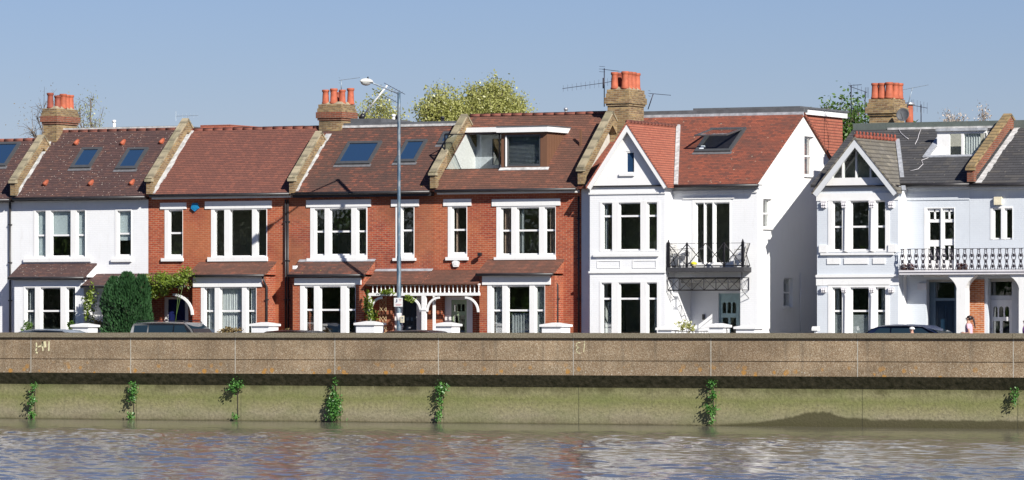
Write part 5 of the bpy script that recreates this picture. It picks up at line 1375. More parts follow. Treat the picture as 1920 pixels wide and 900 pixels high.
# garden rail by the teal door
x0, x1 = X(1264, Yw), X(1328, Yw)
t = thing('garden_railing', ((x0+x1)/2, Yw, 0), 'low black iron railing between two white piers of the gabled house', 'railing')
zt = Z(1300, 621, Yw)
mb = MB().bar((x0, Yw, zt), (x1, Yw, zt), .02); mb.bar((x0, Yw, .15), (x1, Yw, .15), .02)
mb.build('rail', 'iron', t)
mb = MB()
for k in range(12): mb.bar((x0+(x1-x0)*(k+.5)/12, Yw, 0), (x0+(x1-x0)*(k+.5)/12, Yw, zt), .012)
mb.build('bars', 'iron', t)
x0, x1 = X(1361, Yw), X(1380, Yw)
t = thing('garden_gate', ((x0+x1)/2, Yw, 0), 'black iron garden gate in front of the teal door', 'gate')
mb = MB(); zt = Z(1370, 615, Yw)
for zz in (.15, zt, zt-.25): mb.bar((x0+.03, Yw, zz), (x1-.03, Yw, zz), .018)
mb.build('frame', 'iron', t); mb = MB(); xpanel(mb, (x0+.03, Yw, 0), (x1-.03, Yw, 0), .15, zt, 1, .014)
mb.bar((x0+.03, Yw, .1), (x0+.03, Yw, zt), .018); mb.bar((x1-.03, Yw, .1), (x1-.03, Yw, zt), .018); mb.build('lattice', 'iron', t)
# trellis
Yt = -.10
t = thing('trellis', (X(718, Yt), Yt, .2), 'pale wooden diamond trellis on the brick wall left of the black door', 'trellis')
x0, x1, z0, z1 = X(712, Yt), X(724, Yt), .3, Z(718, 557, Yt)
mb = MB(); st = (x1-x0); z = z0
while z < z1-.05:
    e = min(st*1.3, z1-z)
    for q in (0, .5):
        a = z+q*e
        for sgn in (0, 1):
            p0 = Vector((x0 if sgn == 0 else x1, Yt-.01*sgn, a)); p1 = Vector((x1 if sgn == 0 else x0, Yt-.01*sgn, min(z1, a+e)))
            mb.bar(p0, p1, .012)
    z += e
mb.build('lattice', 'wood_pale', t); MB().bar((x0, Yt, z0), (x0, Yt, z1), .014).bar((x1, Yt, z0), (x1, Yt, z1), .014).build('frame', 'wood_pale', t)

# ---------------------------------------------------------------- balcony furniture
Yc = -.37; zf = kz1 if False else Z(1330, 501, -.72)
def chair(px, rz, label):
    x = X(px, Yc); t = thing('balcony_chair', (x, Yc, zf), label, 'chair', 'chairs on the iron balcony')
    def T(p): p = Vector(p); return Vector((x+p.x*cos(rz)-p.y*sin(rz), Yc+p.x*sin(rz)+p.y*cos(rz), zf+p.z))
    def tb(pts, r=.016): return [T(p) for p in pts]
    for sx_ in (-.19, .19):
        MB().tube(tb([(sx_, -.2, 0), (sx_, -.19, .44)]), .016, 6).build('leg', 'chair', t)
        MB().tube(tb([(sx_, .24, 0), (sx_, .19, .44), (sx_, .27, .88)]), .016, 6).build('leg', 'chair', t)
        MB().tube(tb([(sx_, -.19, .44), (sx_, -.18, .64), (sx_, .22, .66)]), .014, 6).build('arm_rest', 'chair', t)
    mb = MB()
    for k in range(6):
        y = -.2+.075*k; P = [T(p) for p in [(-.2, y, .44), (.2, y, .44), (.2, y+.055, .44), (-.2, y+.055, .44)]]
        mb.add(P+[p+Vector((0, 0, .02)) for p in P], [(0, 3, 2, 1), (4, 5, 6, 7), (0, 1, 5, 4), (1, 2, 6, 5), (2, 3, 7, 6), (3, 0, 4, 7)])
    mb.build('seat', 'chair', t)
    mb = MB()
    for k in range(5):
        z = .52+.075*k; y = .2+.06*(k/4)
        P = [T(p) for p in [(-.2, y, z), (.2, y, z), (.2, y+.015, z+.055), (-.2, y+.015, z+.055)]]
        mb.add(P+[p+Vector((0, .0, 0))+Vector((.0, .018, 0)) for p in P], [(0, 1, 2, 3), (4, 7, 6, 5), (0, 4, 5, 1), (1, 5, 6, 2), (2, 6, 7, 3), (3, 7, 4, 0)])
    mb.build('backrest', 'chair', t)
chair(1272, R(70), 'grey slatted chair at the left end of the iron balcony')
chair(1388, R(-75), 'grey slatted chair at the right end of the iron balcony')
t = thing('balcony_table', (X(1290, Yc), Yc, zf), 'small grey table between balcony door and left chair', 'table')
xx = X(1289, Yc)
MB().lathe((xx, Yc, zf+.68), [(.26, 0), (.26, .025)], 20).build('table_top', 'chair', t)
for k in range(3): MB().tube([(xx, Yc, zf+.66), (xx+.2*cos(k*2.1), Yc+.2*sin(k*2.1), zf)], .014, 6).build('leg', 'chair', t)
t = thing('flower_pot', (X(1301, -.55), -.55, zf), 'low pot of yellow flowers on the iron balcony floor', 'flower pot')
MB().lathe((X(1301, -.55), -.55, zf), [(.07, 0), (.09, .10)], 12).build('pot', 'cream', t)
ellipsoid((X(1301, -.55), -.55, zf+.14), .12, .12, .07).build('flowers', 'yellow', t)

# ---------------------------------------------------------------- vegetation
def leaves(pts, size, mb=None, jit=.35, aspect=.6):
    mb = mb or MB()
    for p in pts:
        s_ = size*random.uniform(.6, 1.3)
        a = Vector((random.gauss(0, 1), random.gauss(0, 1), random.gauss(0, 1))).normalized()
        b = a.cross(Vector((random.gauss(0, 1), random.gauss(0, 1), random.gauss(0, 1)))).normalized()
        p = Vector(p); c = a*s_; d = b*s_*aspect
        mb.face([p-c, p-d*.9, p+c, p+d*.9])
    return mb
def tree(px, ytop, Y, width_px, label, leaf, n_leaf, size, levels=4, seed=1, density=.5, trunk_r=.25, group=None, up=.6, name='tree', clumps=60, twig=1.0, rzf=.34):
    rng = random.Random(seed); random.seed(seed)
    x = X(px, Y); zt = Z(px, ytop, Y); scale = Z(px, 612-100, Y)-EYE    # metres per 100 px
    wd = width_px/100*scale
    t = thing(name, (x, Y, 0), label, 'tree', group)
    rx, rz_ = wd/2, zt*rzf; cz = zt-rz_*.97
    ph = [rng.uniform(0, 6.3) for _ in range(6)]
    wood = MB(); top = cz+rz_*.2
    tr = [Vector((x, Y, -.1)), Vector((x+.1, Y, cz*.35)), Vector((x-.1, Y+.1, cz*.75)), Vector((x+.05, Y, top))]
    wood.tube(tr, trunk_r, 8, True, trunk_r*.35)
    tips = []
    def on_trunk(z):
        f_ = min(.999, max(0, z/top))*3; i = int(f_); return tr[i].lerp(tr[i+1], f_-i)
    for k in range(clumps):
        while True:
            q = Vector([rng.uniform(-1, 1) for _ in range(3)])
            if .25 < q.length < 1: break
        a_ = math.atan2(q.z, q.x); lim = .90+.07*sin(3*a_+ph[0])+.05*sin(7*a_+ph[1])+.03*sin(11*a_+ph[2])
        q *= (lim*q.length**.45/q.length)
        c = Vector((x+q.x*rx, Y+q.y*rx, cz+q.z*rz_))
        s0 = on_trunk(max(cz*.4, min(top, c.z-abs(q.x)*rx*.7-1.0)))
        m1 = s0.lerp(c, .5)+Vector((rng.gauss(0, .25), rng.gauss(0, .25), -.25))
        wood.tube([s0, m1, c], trunk_r*.22, 5, True, trunk_r*.07)
        for j in range(9):
            dv = Vector((rng.gauss(0, 1), rng.gauss(0, 1), rng.gauss(.35, 1))).normalized()*rng.uniform(.5, 1.0)*twig
            e = c+dv
            if ((e.x-x)/rx)**2+((e.z-cz)/rz_)**2 > 1.02: e = c+dv*.35
            st_ = c.lerp(m1, rng.uniform(0, .5))
            wood.tube([st_, st_.lerp(e, .5)+Vector((0, 0, .08)), e], trunk_r*.06, 4, False, trunk_r*.02)
            for u_ in (.35, .6, .8, 1.0): tips.append(st_.lerp(e, u_))
    wood.build('trunk', 'bark', t)
    if n_leaf:
        pts = []
        for k in range(n_leaf):
            p = rng.choice(tips); pts.append(p+Vector((rng.gauss(0, density), rng.gauss(0, density), rng.gauss(0, density))))
        leaves(pts, size).build('crown', leaf, t)
    return t
GT = 'trees behind the terrace'
tree(727, 168, 42, 130, 'pale green budding tree behind the lamp post and flat felt roof', 'leaf_pale', 17000, .07, seed=3, clumps=45, density=.17, group=GT, up=.9)
tree(826, 156, 44, 124, 'taller narrow budding tree, middle one of the pale trees behind the roofs', 'leaf_pale', 44000, .07, seed=5, clumps=110, density=.17, group=GT, up=1.0)
tree(926, 151, 46, 196, 'rounded pale green budding tree rising over the roof terrace house', 'leaf_pale', 76000, .07, seed=8, clumps=190, density=.17, group=GT, up=.8)
tree(100, 158, 36, 110, 'bare thin-branched tree behind the leftmost chimney', 'leaf_buff', 900, .04, seed=11, clumps=40, twig=1.2, trunk_r=.22, group=GT, up=.5)
tree(165, 178, 34, 110, 'sparse tree with a few pale buds right of the leftmost chimney', 'leaf_pale', 2600, .05, seed=13, clumps=40, twig=1.2, density=.2, trunk_r=.22, group=GT, up=.5)
tree(1590, 176, 30, 95, 'dark green leafy tree between the white gable and right-hand chimney', 'leaf_green', 9500, .095, seed=17, density=.30, group=GT, up=.8)
tree(1550, 181, 33, 45, 'thin green treetop left of the right-hand chimney', 'leaf_green', 2400, .09, seed=19, density=.25, group=GT, up=1.1)
tree(1782, 186, 34, 75, 'blossoming tree behind the slate roof, nearer the aerials', 'blossom', 5000, .055, seed=23, density=.12, trunk_r=.16, twig=.7, group=GT, up=.9)
tree(1845, 203, 34, 50, 'smaller blossoming treetop near the right edge', 'blossom', 2400, .055, seed=29, density=.12, trunk_r=.16, twig=.7, group=GT, up=.9)
tree(1712, 215, 36, 30, 'green treetop peeping between the flue pot and lower aerial', 'leaf_green', 700, .13, seed=31, density=.17, group=GT, up=.9)

random.seed(5)
# conifer: three pointed lobes
Yv = -1.75
t = thing('conifer', (X(236, Yv), Yv, 0), 'dense dark green conifer with three points in front of the porch', 'conifer')
tr_ = MB(); cr = MB()
tr_.tube([(X(236, Yv), Yv, 0), (X(236, Yv), Yv, 3)], .09, 8, True, .04)
tr_.tube([(X(262, Yv), Yv, 0), (X(264, Yv), Yv, 3)], .07, 8, True, .03)
lobes = [(214, 522, .62, 0), (238, 513, .72, 0), (263, 518, .52, .1), (226, 526, .86, 0), (246, 524, .74, 0)]
pts = []
for px, yt, r, dy in lobes:
    x = X(px, Yv); zt = Z(px, yt, Yv)
    for k in range(5200):
        f = random.random()**.8; z = .05+(zt-.05)*f
        rr = r*(min(1, (1-f)*2.7+.02)**.62)*(.80+.20*min(1, f*2.2))*(.82+.18*sin(f*9+px))
        a = random.uniform(0, 2*pi); q = rr*(1-abs(random.gauss(0, .10)))*(1+.10*sin(a*5+z*7)+.07*sin(a*11-z*13))
        cr_p = Vector((x+q*cos(a), Yv+dy+q*sin(a)*.9, z))
        out = Vector((cos(a), sin(a), 1.6)).normalized()
        s_ = random.uniform(.05, .10); tv = out.cross(Vector((random.gauss(0, 1), random.gauss(0, 1), random.gauss(0, 1)))).normalized()
        cr.face([cr_p, cr_p+tv*s_*.35+out*s_*.6, cr_p+out*s_*1.7, cr_p-tv*s_*.35+out*s_*.6])
tr_.build('trunk', 'bark', t); cr.build('crown', 'leaf_dark', t)
def shrub(px, py, Y, rx, rz, n_, size, leaf, label, cat='shrub', stems=5, name='shrub', ground=0.0, label2=None, ry=None, hang=False):
    x = X(px, Y); z = Z(px, py, Y); t = thing(name, (x, Y, ground), label, cat)
    mb = MB(); pts = []
    cl = [(random.gauss(0, .45), random.gauss(0, .4), random.gauss(0, .45), random.uniform(.25, .5)) for k in range(12)]
    for k in range(n_):
        c = random.choice(cl)
        pts.append((x+rx*(c[0]+random.gauss(0, c[3]*.6)), Y+(ry or rx)*.6*(c[1]+random.gauss(0, c[3])), max(ground+.02, z+rz*(c[2]+random.gauss(0, c[3]*.6)))))
    for c in cl[:(2 if 'climbing' in name else stems+3)]:
        e = Vector((x+rx*c[0], Y+rx*.5*c[1], z+rz*c[2])); b = Vector((x+random.uniform(-.06, .06), Y, ground if ground < z-rz*2 and not hang else z-rz*.3))
        mb.tube([b, b.lerp(e, .5)+Vector((random.gauss(0, .06), 0, .08)), e], .014, 5, True, .006)
    mb.build('stems', 'bark', t) if 'vine' not in name else mb.build('stems', 'leaf_green', t); leaves(pts, size).build('foliage', leaf, t)
shrub(322, 530, -1.25, .72, .48, 2600, .055, 'leaf_vine', 'bright green vine mounded over the porch roof beside the conifer', 'vine', name='climbing_vine')
shrub(285, 540, -1.25, .35, .35, 600, .055, 'leaf_vine', 'small green shoots of vine touching the conifer tip', 'vine', name='climbing_vine', hang=True)
shrub(168, 578, -1.2, .30, .62, 520, .055, 'leaf_vine', 'thin climbing plant on the white wall left of the conifer', 'climber', name='climbing_plant')
shrub(182, 612, -1.6, .3, .25, 150, .07, 'leaf_buff', 'spiky buff plant at the foot of the conifer', 'plant', name='spiky_plant')
shrub(52, 612, -1.1, .16, .22, 240, .05, 'leaf_green', 'small pot shrub at the left corner of the white bay', 'shrub')
shrub(134, 612, -1.1, .16, .22, 240, .05, 'leaf_green', 'small pot shrub at the right corner of the white bay', 'shrub')
shrub(431, 619, -1.9, .42, .12, 500, .05, 'leaf_buff', 'low brownish shrub under the curtained bay window', 'shrub')
shrub(693, 574, -1.1, .16, .5, 420, .055, 'leaf_vine', 'climbing plant on the left post of the porch screen', 'climber', name='climbing_plant')
shrub(699, 589, -1.6, .28, .22, 420, .055, 'leaf_vine', 'leafy red-tinged plant rising from the pier left of the lamp', 'climber', name='climbing_plant')
shrub(724, 548, -1.0, .30, .10, 170, .055, 'leaf_vine', 'trailing greenery along the porch beam left of the lamp post', 'climber', name='climbing_plant', hang=True)
shrub(770, 561, -1.0, .20, .13, 190, .055, 'leaf_vine', 'clump of greenery hanging under the porch beam right of the lamp post', 'climber', name='climbing_plant', hang=True)
shrub(1284, 612, -1.6, .38, .20, 260, .05, 'leaf_pale', 'pale sparse shrub behind the low iron railing', 'shrub')
shrub(536, 622, -2.2, .2, .10, 60, .05, 'leaf_buff', 'few dry leaves by the party wall near the dark car', 'plant')
for px, n_ in ((1699, 100), (1802, 120)):
    x = X(px, -.9); t = thing('window_box', (x, -.85, bz1), 'box of dull red flowers on the long balcony, '+('left end' if px < 1750 else 'above the flared column'), 'flower box', 'flower boxes on the long balcony')
    w_ = .5 if px < 1750 else .35
    MB().box(x-w_/2, x+w_/2, -.88, -.72, bz1+.001, bz1+.12).build('box', 'brown_clad', t)
    leaves([(x+random.uniform(-w_/2, w_/2), -.8+random.gauss(0, .05), bz1+.14+abs(random.gauss(0, .05))) for k in range(n_*3)], .035).build('flowers', 'pot_red', t)

# plants rooted in the joints of the river wall
def wall_plant(px, clumps, label):
    Y = RW+.36; x = X(px, Y)
    t = thing('wall_plant', (x, Y, Z(px, clumps[-1][1], Y)), label, 'plant', 'plants rooted in the joints of the river wall')
    pts = []; st = MB(); last = None
    for cx, cy, rw, rh, n_ in clumps:
        c = Vector((X(cx, Y-.1), Y-.12, Z(cx, cy, Y-.1)))
        rw, rh = rw/50, rh/50
        for k in range(n_):
            q = Vector((random.gauss(0, rw*.45), -abs(random.gauss(0, .10)), random.gauss(0, rh*.42))); pts.append(c+q)
        st.tube([(x, Y+.02, c.z+rh*.4), (c.x, Y-.1, c.z)], .01, 5)
        if last is not None: st.tube([last, (x, Y+.01, c.z)], .01, 5)
        last = Vector((x, Y+.01, c.z))
    st.build('stem', 'bark', t); leaves(pts+[p+Vector((random.gauss(0, .05), random.gauss(0, .03), random.gauss(0, .07))) for p in pts[::3]], .04, aspect=.7).build('leaves', 'leaf_ivy', t)
wall_plant(66, [(66, 727, 6, 12, 60), (64, 751, 8, 9, 130), (63, 778, 8, 10, 110)], 'string of three leafy tufts on the leftmost joint of the river wall')
wall_plant(251, [(252, 722, 6, 8, 40), (253, 733, 7, 13, 170), (250, 748, 7, 9, 50), (248, 780, 7, 6, 70)], 'ragged ivy strand on the second joint of the river wall')
wall_plant(446, [(447, 722, 14, 8, 190), (438, 728, 9, 9, 70), (443, 782, 6, 6, 60)], 'mop of bright leaves spilling from the third joint of the river wall')
wall_plant(630, [(632, 712, 7, 8, 30), (629, 738, 8, 14, 120), (630, 756, 15, 16, 380), (629, 772, 15, 16, 380)], 'largest bushy plant reaching the water left of centre')
wall_plant(829, [(830, 730, 11, 14, 190), (828, 752, 5, 14, 60), (826, 778, 5, 15, 80)], 'long hanging ivy strand on the joint near the centre')
wall_plant(1338, [(1337, 718, 8, 9, 90), (1339, 739, 7, 10, 90), (1336, 767, 11, 10, 160), (1337, 789, 5, 8, 40)], 'tall tangled plant on the joint right of centre')
wall_plant(1906, [(1905, 738, 7, 12, 80), (1904, 752, 6, 8, 40)], 'small ivy sprig by the right edge of the river wall')

# ---------------------------------------------------------------- cars
def car(px, Y, paint, label, length=4.3, width=1.76, belt=.92, roof=1.45, face=1, cabin=((-.36, 0), (-.30, 1), (.12, 1), (.30, 0)), rails=False, zr=-.10, hood=.78, suv=False, ytop=None):
    """cabin=[(fraction of length, 0 belt / 1 roof)] from rear to front; face=+1 points right; px is the middle of the roof"""
    x = X(px, Y)
    if ytop is not None: roof = Z(px, ytop, Y-width*.25)-zr
    t = thing('parked_car', (x, Y, zr), label, 'car', 'cars parked along the kerb')
    L, Wd = length, width/2
    mid = (cabin[1][0]+cabin[2][0])/2*L
    def P(lx_, ly, lz): return Vector((x+face*(lx_-mid), Y+ly, zr+lz))
    # lower body: stations along the length, rounded section
    st = [(-.5, .45, hood*.95, .82), (-.485, .28, belt*.97, .93), (-.42, .22, belt, 1.0), (-.2, .2, belt, 1.0), (.1, .2, belt, 1.0), (.28, .2, belt*.98, 1.0), (.36, .22, hood+.02, .98), (.45, .24, hood*.93, .93), (.49, .34, hood*.8, .82), (.5, .42, hood*.66, .74)]
    sec = lambda lo, hi, k: [(-Wd*k*.9, lo), (-Wd*k, lo+(hi-lo)*.3), (-Wd*k, lo+(hi-lo)*.7), (-Wd*k*.92, hi), (0, hi+.02), (Wd*k*.92, hi), (Wd*k, lo+(hi-lo)*.7), (Wd*k, lo+(hi-lo)*.3), (Wd*k*.9, lo)]
    vs_ = []; fs = []; n_ = 9
    for fx, lo, hi, k in st:
        for y, z in sec(lo, hi, k): vs_.append(P(fx*L, y, z))
    for i in range(len(st)-1):
        for k in range(n_): fs.append((i*n_+k, i*n_+(k+1) % n_, (i+1)*n_+(k+1) % n_, (i+1)*n_+k))
    fs.append(tuple(range(n_))); fs.append(tuple((len(st)-1)*n_+k for k in range(n_))[::-1])
    body = MB().add(vs_, fs, True).build('body', paint, t)
    # cabin
    (a, _), (b, _), (c, _), (d, _) = cabin
    prof = [(a*L, belt-.02), ((a*.35+b*.65)*L, belt+(roof-belt)*.72), (b*L, roof-.03), ((b*.75+c*.25)*L, roof), ((b*.4+c*.6)*L, roof), (c*L, roof-.03), ((c*.5+d*.5)*L, belt+(roof-belt)*.56), (d*L, belt-.02)]
    wz = lambda z: Wd*.93-(z-belt)*.24
    vs_ = []; fs = []; ys = (-1, -.8, -.4, 0, .4, .8, 1)
    for lx_, z in prof:
        for q in ys: vs_.append(P(lx_, q*wz(z), z+(0.035*(1-q*q) if z > belt+.1 else 0)-(.02 if abs(q) == 1 and z > belt+.3 else 0)))
    n_ = len(ys)
    for i in range(len(prof)-1):
        for k in range(n_-1): fs.append((i*n_+k, (i+1)*n_+k, (i+1)*n_+k+1, i*n_+k+1))
    fs.append(tuple(i*n_ for i in range(len(prof)))); fs.append(tuple(i*n_+n_-1 for i in range(len(prof)))[::-1])
    MB().add(vs_, fs, True).build('cabin', paint, t)
    # glass
    for sgn in (-1, 1):
        def side(lx_, z): return P(lx_, sgn*(wz(z)+.004), z)
        rb, rf = prof[2][0], prof[5][0]; zt_ = roof-.10; zb_ = belt+.04
        cuts = [a*L+(b-a)*L*.25+.12, rb+(rf-rb)*.30, rb+(rf-rb)*.80+.0, d*L-.22]
        for k in range(3):
            lo0, lo1 = cuts[k]+.03, cuts[k+1]-.03
            f = lambda xx: min(max(xx, rb+.06), rf-.02)
            hi0, hi1 = f(lo0), f(lo1)
            Q = [side(lo0, zb_), side(lo1, zb_), side(hi1, zt_), side(hi0, zt_)]
            off = Vector((0, -sgn*.02, 0))
            MB().add(Q+[q+off for q in Q], [(0, 1, 2, 3), (7, 6, 5, 4), (0, 4, 5, 1), (1, 5, 6, 2), (2, 6, 7, 3), (3, 7, 4, 0)]).build('side_window', 'car_glass', t)
    for (i, j, nm) in ((7, 5, 'windscreen'), (0, 2, 'rear_window')):
        p0, p1 = prof[i], prof[j]; zt_ = p1[1]-.05
        w0, w1 = wz(p0[1])*.86, wz(zt_)*.84; s_ = .012 if i == 7 else -.012
        mx = prof[6] if i == 7 else prof[1]
        A = P(p0[0]+s_, -w0, p0[1]+.05); B = P(p0[0]+s_, w0, p0[1]+.05); m1 = P(mx[0]+s_*2, wz(mx[1])*.85, mx[1]+.03); m0 = P(mx[0]+s_*2, -wz(mx[1])*.85, mx[1]+.03); C_ = P(p1[0]+s_*3, w1, zt_+.03); D = P(p1[0]+s_*3, -w1, zt_+.03)
        MB().face([A, B, m1, m0]).face([m0, m1, C_, D]).build(nm, 'car_glass', t)
    for fx in (-.31, .32):
        for sgn in (-1, 1):
            wc = P(fx*L, sgn*(Wd-.10), .32)
            wh_ = MB().lathe(wc, [(.2, -.11), (.30, -.11), (.325, -.07), (.325, .07), (.30, .11), (.2, .11)], 20, Vector((0, sgn, 0))).build('wheel', 'tyre', t)
            MB().lathe(wc, [(.05, .09), (.2, .115), (.2, .09)], 16, Vector((0, sgn, 0))).build('rim', 'alu', wh_)
    for sgn in (-1, 1):
        MB().box(*sorted((P(.44*L, 0, 0).x, P(.495*L, 0, 0).x)), *sorted((Y+sgn*Wd*.5, Y+sgn*Wd*.86)), zr+.56, zr+.68).build('headlight', 'lamp_white', t)
        MB().box(*sorted((P(-.44*L, 0, 0).x, P(-.505*L, 0, 0).x)), *sorted((Y+sgn*Wd*.6, Y+sgn*Wd*.9)), zr+.62, zr+.8).build('tail_light', 'tail_red', t)
        q = P(d*L-.35, sgn*(Wd+.06), belt+.1); MB().box(q.x-.06, q.x+.06, q.y-.08, q.y+.08, q.z-.05, q.z+.08).build('mirror', paint, t)
    if rails:
        for sgn in (-1, 1):
            y = sgn*(wz(roof)-.08)
            MB().tube([P(b*L+.1, y, roof), P(b*L+.16, y, roof+.07), P(c*L-.12, y, roof+.07), P(c*L-.02, y, roof)], .018, 6).build('roof_rail', 'black', t)
    return t
def carpaint(name, col, metal=.3):
    t = NT(name); return t.pbr(t.mix(t.noise(t.pos(), 2.0, 2), col, tuple(c*.9 for c in col)), .3, None, metal, .5, )
M['tyre'] = plain('tyre_rubber', (.02, .02, .02), .8); M['tail_red'] = plain('tail_light_red', (.4, .01, .01), .3)
M['car_glass'] = NT('car_glass').pbr((.015, .03, .04), .04, None, 0, .8)
M['car_silver'] = carpaint('silver_paint', (.36, .37, .38), .5); M['car_blue'] = carpaint('dark_blue_paint', (.018, .035, .10), .2)
M['car_grey'] = carpaint('pale_blue_grey_paint', (.26, .32, .40), .4); M['car_dark'] = carpaint('black_paint_car', (.015, .017, .025), .1)
Yk_ = -5.95
car(316, Yk_, 'car_silver', 'silver four-wheel-drive car with roof rails beside the conifer', 4.7, 1.8, 1.02, 1.75, 1, ((-.44, 0), (-.41, 1), (.06, 1), (.17, 0)), rails=True, ytop=605)
car(98, Yk_, 'car_grey', 'pale blue-grey car of which only the roof shows at the left', 4.2, 1.74, .9, 1.44, 1, ytop=618.5)
car(553, Yk_, 'car_dark', 'black car with just its roof line showing before the party wall of the brick houses', 4.2, 1.74, .9, 1.4, 1, ytop=620.5)
car(781, Yk_, 'car_dark', 'black car whose roof shows right of the lamp post', 4.2, 1.74, .9, 1.4, -1, ytop=620.5)
car(1702, Yk_, 'car_blue', 'dark blue car parked in front of the pale blue gabled house', 4.5, 1.8, .95, 1.5, 1, ((-.43, 0), (-.27, 1), (.10, 1), (.31, 0)), ytop=610)

# ---------------------------------------------------------------- people
def skin_body(name, joints, edges, radii, mat, parent, sub=2):
    me = bpy.data.meshes.new(name); base = parent.location
    me.from_pydata([Vector(j)-base for j in joints], edges, []); o = bpy.data.objects.new(name, me); COL.objects.link(o); o.parent = parent
    md = o.modifiers.new('skin', 'SKIN')
    for i, v in enumerate(me.skin_vertices[0].data): v.radius = (radii[i], radii[i]); v.use_root = (i == 0)
    sb_ = o.modifiers.new('sub', 'SUBSURF'); sb_.levels = sub; sb_.render_levels = sub
    me.materials.append(M[mat]); return o
M['skin'] = plain('skin', (.50, .28, .20), .6, 0, .05); M['hair'] = plain('dark_hair', (.022, .009, .008), .5); M['pink'] = plain('pink_cloth', (.72, .42, .50), .9, 0, .08)
M['purple'] = plain('purple_cloth', (.28, .10, .38), .9); M['jeans'] = plain('jeans', (.05, .07, .14), .9); M['shoe'] = plain('shoe', (.1, .1, .1), .7); M['helmet'] = plain('white_helmet', (.78, .76, .74), .3)
M['dark_cloth'] = plain('dark_cloth', (.06, .05, .05), .9)
def person(px, Y, ytop, heading, label, top_mat, leg_mat, ponytail=True, helmet=False, ground=.024, stride=.22, armbend=.5):
    """heading: angle of the walking direction in the X-Y plane"""
    x = X(px, Y); H_ = Z(px, ytop, Y)-ground; k = H_/1.68
    t = thing('person', (x, Y, ground), label, 'person')
    ch, sh_ = cos(heading), sin(heading)
    def W(f, s, z): return Vector((x+(f*ch-s*sh_)*k, Y+(f*sh_+s*ch)*k, ground+z*k))     # forward, left, up
    # body (skin): head to feet with arms and legs
    J = [W(0, 0, .92), W(0, 0, 1.10), W(.01, 0, 1.28), W(0, 0, 1.40), W(.02, 0, 1.47), W(.035, 0, 1.56), W(.03, 0, 1.62)]
    Rr = [.125, .115, .13, .07, .05, .078, .075]; E = [(0, 1), (1, 2), (2, 3), (3, 4), (4, 5), (5, 6)]
    for s_, f1 in ((1, stride), (-1, -stride)):
        i = len(J)
        J += [W(0, s_*.09, .88), W(f1*.6+.04, s_*.09, .49), W(f1*1.2-.03, s_*.09, .09), W(f1*1.2+.12, s_*.09, .035)]
        Rr += [.085, .058, .038, .03]; E += [(0, i), (i, i+1), (i+1, i+2), (i+2, i+3)]
        i = len(J)
        J += [W(0, s_*.17, 1.36), W(-.03-.2*f1, s_*.21, 1.09), W(.16-.3*f1, s_*.18, 1.02+armbend*.1)]
        Rr += [.045, .036, .027]; E += [(3, i), (i, i+1), (i+1, i+2)]
        pm = W(.21-.3*f1, s_*.17, 1.03+armbend*.11); J.append(pm); Rr.append(.028); E.append((i+2, i+3))
        for q in range(4):
            m0 = len(J); J += [pm+(W(.05, 0, 0)-W(0, 0, 0))+Vector((0, 0, (.02-.013*q)*k)), pm+(W(.085, 0, 0)-W(0, 0, 0))+Vector((0, 0, (.01-.014*q)*k))]; Rr += [.009, .007]; E += [(i+3, m0), (m0, m0+1)]
        m0 = len(J); J += [pm+(W(.03, -s_*.01, .04)-W(0, 0, 0))]; Rr += [.010]; E += [(i+3, m0)]
    skin_body('body', J, E, [r*k for r in Rr], 'skin', t)
    # clothes over the body
    J2 = [W(0, 0, .90), W(0, 0, 1.08), W(.01, 0, 1.28), W(0, 0, 1.385)]; R2 = [.148, .130, .150, .085]; E2 = [(0, 1), (1, 2), (2, 3)]
    for s_, f1 in ((1, stride), (-1, -stride)):
        i = len(J2); J2 += [W(0, s_*.17, 1.355), W(-.02-.1*f1, s_*.20, 1.20)]; R2 += [.062, .058]; E2 += [(3, i), (i, i+1)]
    skin_body('top', J2, E2, [r*k for r in R2], top_mat, t)
    J3 = [W(0, 0, .92)]; R3 = [.145]; E3 = []
    for s_, f1 in ((1, stride), (-1, -stride)):
        i = len(J3); J3 += [W(0, s_*.09, .85), W(f1*.6+.04, s_*.09, .49), W(f1*1.2-.03, s_*.09, .14)]; R3 += [.10, .07, .052]; E3 += [(0, i), (i, i+1), (i+1, i+2)]
        c = W(f1*1.2+.05, s_*.09, .045); ellipsoid(c, .13*k*abs(ch)+.05*k*abs(sh_), .13*k*abs(sh_)+.05*k*abs(ch), .045*k).build('shoe', 'shoe', t)
    skin_body('trousers', J3, E3, [r*k for r in R3], leg_mat, t)
    hc_ = W(.02, 0, 1.585)
    if helmet:
        ellipsoid(W(.02, 0, 1.60), .12*k, .11*k, .10*k, -.05, 1).build('helmet', 'helmet', t)
    else:
        ellipsoid(W(-.012, 0, 1.60), .105*k, .095*k, .095*k, -.75, 1).build('hair', 'hair', t)
    if ponytail:
        MB().tube([W(-.08, 0, 1.64), W(-.15, 0, 1.58), W(-.19, 0, 1.44), W(-.21, 0, 1.32), W(-.22, 0, 1.24)], .048*k, 8, True, .016*k).build('ponytail', 'hair', t)
    face = MB()
    for s_ in (-1, 1): face.lathe(W(.108, s_*.032, 1.60), [(0, -.008*k), (.012*k, 0), (0, .008*k)], 8, W(1, 0, 0)-W(0, 0, 0))
    face.build('eyes', 'hair', t)
    MB().lathe(W(.115, 0, 1.555), [(.014*k, 0), (.009*k, .03*k), (.002*k, .045*k)], 6, Vector((0, 0, 1))).build('nose', 'skin', t)
    MB().fbox(Fr(W(.113, 0, 1.525), (W(0, 1, 0)-W(0, 0, 0)), (0, 0, 1), (W(1, 0, 0)-W(0, 0, 0))), -.025*k, .025*k, -.005*k, .005*k, -.01, .004).build('mouth', 'lip', t) if M.setdefault('lip', plain('lip', (.4, .12, .1), .6)) else None
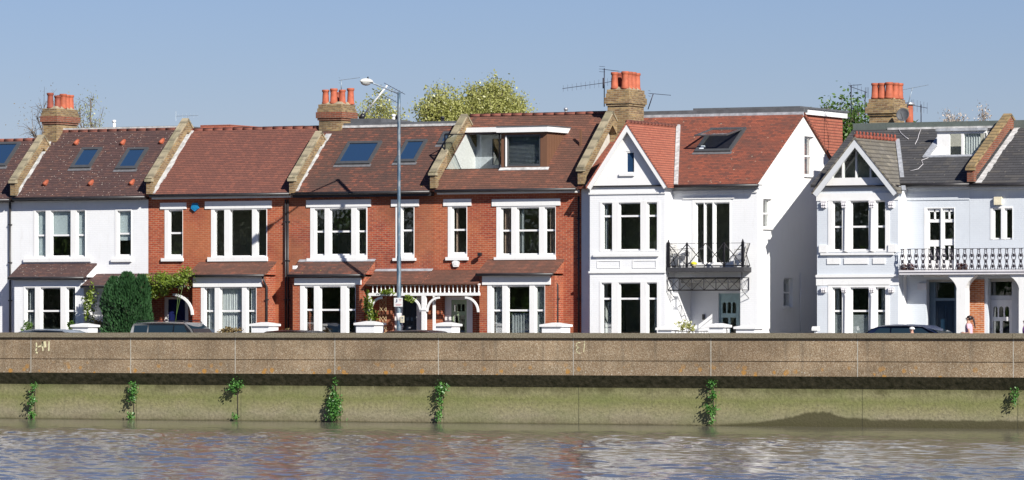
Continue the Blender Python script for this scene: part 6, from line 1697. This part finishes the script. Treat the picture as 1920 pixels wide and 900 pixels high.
    for s_ in (-1, 1): ellipsoid(W(.02, s_*.083, 1.575), .018*k, .018*k, .03*k).build('ear', 'skin', t)
    return t
person(1817, -3.7, 592, R(185), 'woman in a pink top with a long dark ponytail walking left along the pavement', 'pink', 'jeans')
person(1924, -3.7, 598, R(180), 'person in a purple top walking in at the right edge', 'purple', 'jeans', ponytail=False)
person(1711, -7.4, 613.5, R(200), 'person in a white helmet in front of the dark blue car', 'dark_cloth', 'jeans', ponytail=False, helmet=True, ground=-.1, stride=.1)

# far treeline on the opposite bank, behind the photographer: it darkens the reflections in the panes
random.seed(9)
mb = MB(); x = -420.0
while x < 260:
    r = random.uniform(7, 11); h = random.uniform(15, 23)
    c = Vector((x, -222+random.uniform(-5, 5), h*.55))
    for k in range(260):
        a = random.uniform(0, 2*pi); b_ = random.uniform(-1, 1); q = math.sqrt(1-b_*b_)
        p = c+Vector((r*q*cos(a), r*.6*q*sin(a), h*.5*b_)); s_ = random.uniform(1.2, 2.2)
        u = Vector((random.gauss(0, 1), random.gauss(0, 1), random.gauss(0, 1))).normalized(); v = u.cross(Vector((random.gauss(0, 1), random.gauss(0, 1), random.gauss(0, 1)))).normalized()
        mb.face([p-u*s_, p-v*s_, p+u*s_, p+v*s_])
    x += r*1.1
o = mb.build('far_bank_trees', 'leaf_green'); o['kind'] = 'stuff'; o['label'] = 'dark trees along the opposite river bank'; o['category'] = 'trees'

# loose cables lying on the slate roof
for k, (pts_, lab_) in enumerate((([(1684, 242), (1690, 251), (1698, 258), (1704, 262)], 'white cable sagging from the satellite dish down the slates'), ([(1728, 240), (1723, 254), (1721, 262), (1716, 272)], 'thin white cable hanging from the ridge beside the lead valley'), ([(1707, 322), (1722, 318), (1731, 309), (1728, 302), (1741, 297)], 'looped white cable on the slates below the inset dormer'))):
    P = []
    for a_, b_ in pts_:
        p = on_plane(a_, b_, H6.o, H6.n); P.append(p+H6.n*.03)
    t = thing('roof_cable', tuple(P[0]), lab_, 'cable')
    MB().tube(P, .010, 6).build('cable', 'white_grime', t)
